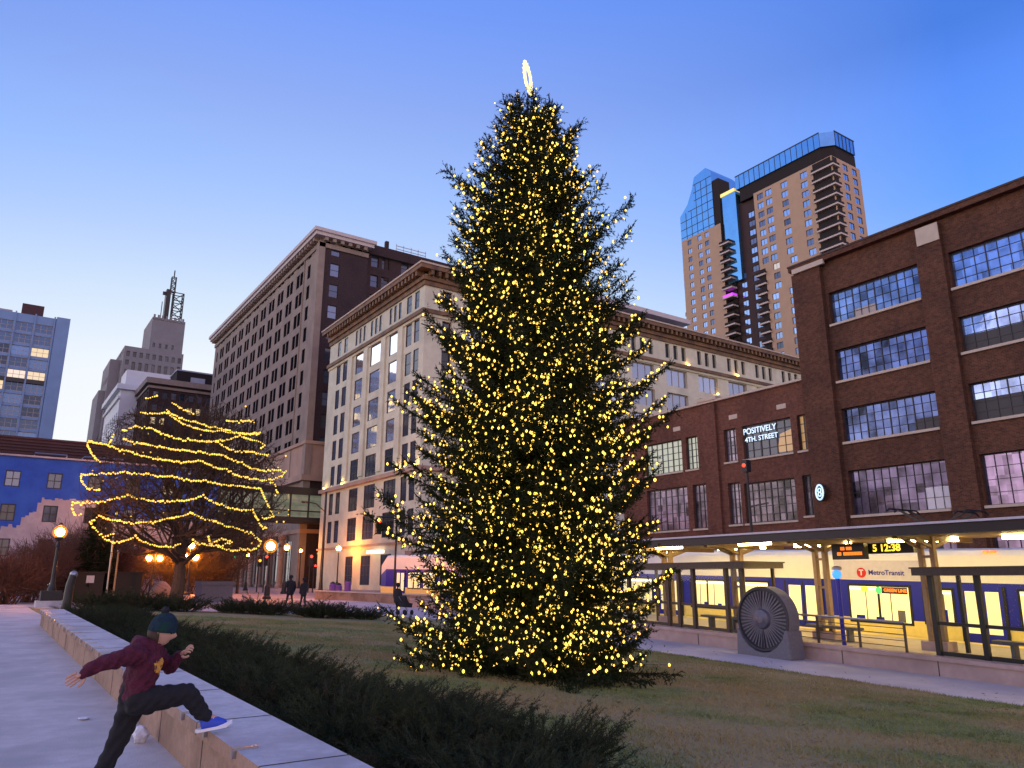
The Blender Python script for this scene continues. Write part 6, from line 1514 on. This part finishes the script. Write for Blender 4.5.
# pinkish belt added behind the camera, opposite the glow, to warm the ambient light
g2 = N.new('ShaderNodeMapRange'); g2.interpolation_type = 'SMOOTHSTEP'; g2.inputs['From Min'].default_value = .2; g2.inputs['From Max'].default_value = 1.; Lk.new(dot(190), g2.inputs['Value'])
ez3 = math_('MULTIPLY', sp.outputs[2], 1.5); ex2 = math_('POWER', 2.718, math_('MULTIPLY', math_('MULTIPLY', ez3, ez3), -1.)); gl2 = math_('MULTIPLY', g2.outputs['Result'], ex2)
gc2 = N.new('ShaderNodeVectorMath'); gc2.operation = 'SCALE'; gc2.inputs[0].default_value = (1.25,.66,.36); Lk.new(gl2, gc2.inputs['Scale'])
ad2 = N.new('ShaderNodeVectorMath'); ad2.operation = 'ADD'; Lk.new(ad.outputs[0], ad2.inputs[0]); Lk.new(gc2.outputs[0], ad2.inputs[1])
sk = N.new('ShaderNodeTexSky'); sk.sky_type = 'NISHITA'; sk.sun_disc = False; sk.sun_elevation = R(1.5); sk.sun_rotation = R(-78)
sks = N.new('ShaderNodeVectorMath'); sks.operation = 'SCALE'; sks.inputs['Scale'].default_value = .015; Lk.new(sk.outputs[0], sks.inputs[0])
ad3 = N.new('ShaderNodeVectorMath'); ad3.operation = 'ADD'; Lk.new(ad2.outputs[0], ad3.inputs[0]); Lk.new(sks.outputs[0], ad3.inputs[1])
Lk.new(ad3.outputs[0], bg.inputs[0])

sl_ = bpy.data.lights.new('sun','SUN'); sl_.energy = .35; sl_.angle = R(25); sl_.color = (1.,.70,.58); so = bpy.data.objects.new('sun', sl_); col.objects.link(so)
sd_ = Vector((math.sin(R(-78))*math.cos(R(9)), math.cos(R(-78))*math.cos(R(9)), math.sin(R(9)))); so.rotation_euler = sd_.to_track_quat('Z','Y').to_euler()

cam = bpy.data.cameras.new('camera'); co = bpy.data.objects.new('camera', cam); col.objects.link(co); scene.camera = co
cam.sensor_width = 36; cam.lens = 760/1024*36; cam.clip_end = 4000; cam.clip_start = .05
co.location = (0,0,1.6); co.rotation_euler = (R(90)+math.atan(196/760), 0, -R(34.3))
scene.view_settings.view_transform = 'Standard'; scene.view_settings.look = 'None'; scene.view_settings.exposure = 0; scene.view_settings.gamma = 1; scene.view_settings.use_curve_mapping = False
cy = scene.cycles; cy.use_denoising = True; cy.max_bounces = 6; cy.diffuse_bounces = 3; cy.glossy_bounces = 3; cy.transmission_bounces = 4; cy.transparent_max_bounces = 12; cy.sample_clamp_indirect = 4.; cy.use_light_tree = True; cy.caustics_reflective = False; cy.caustics_refractive = False
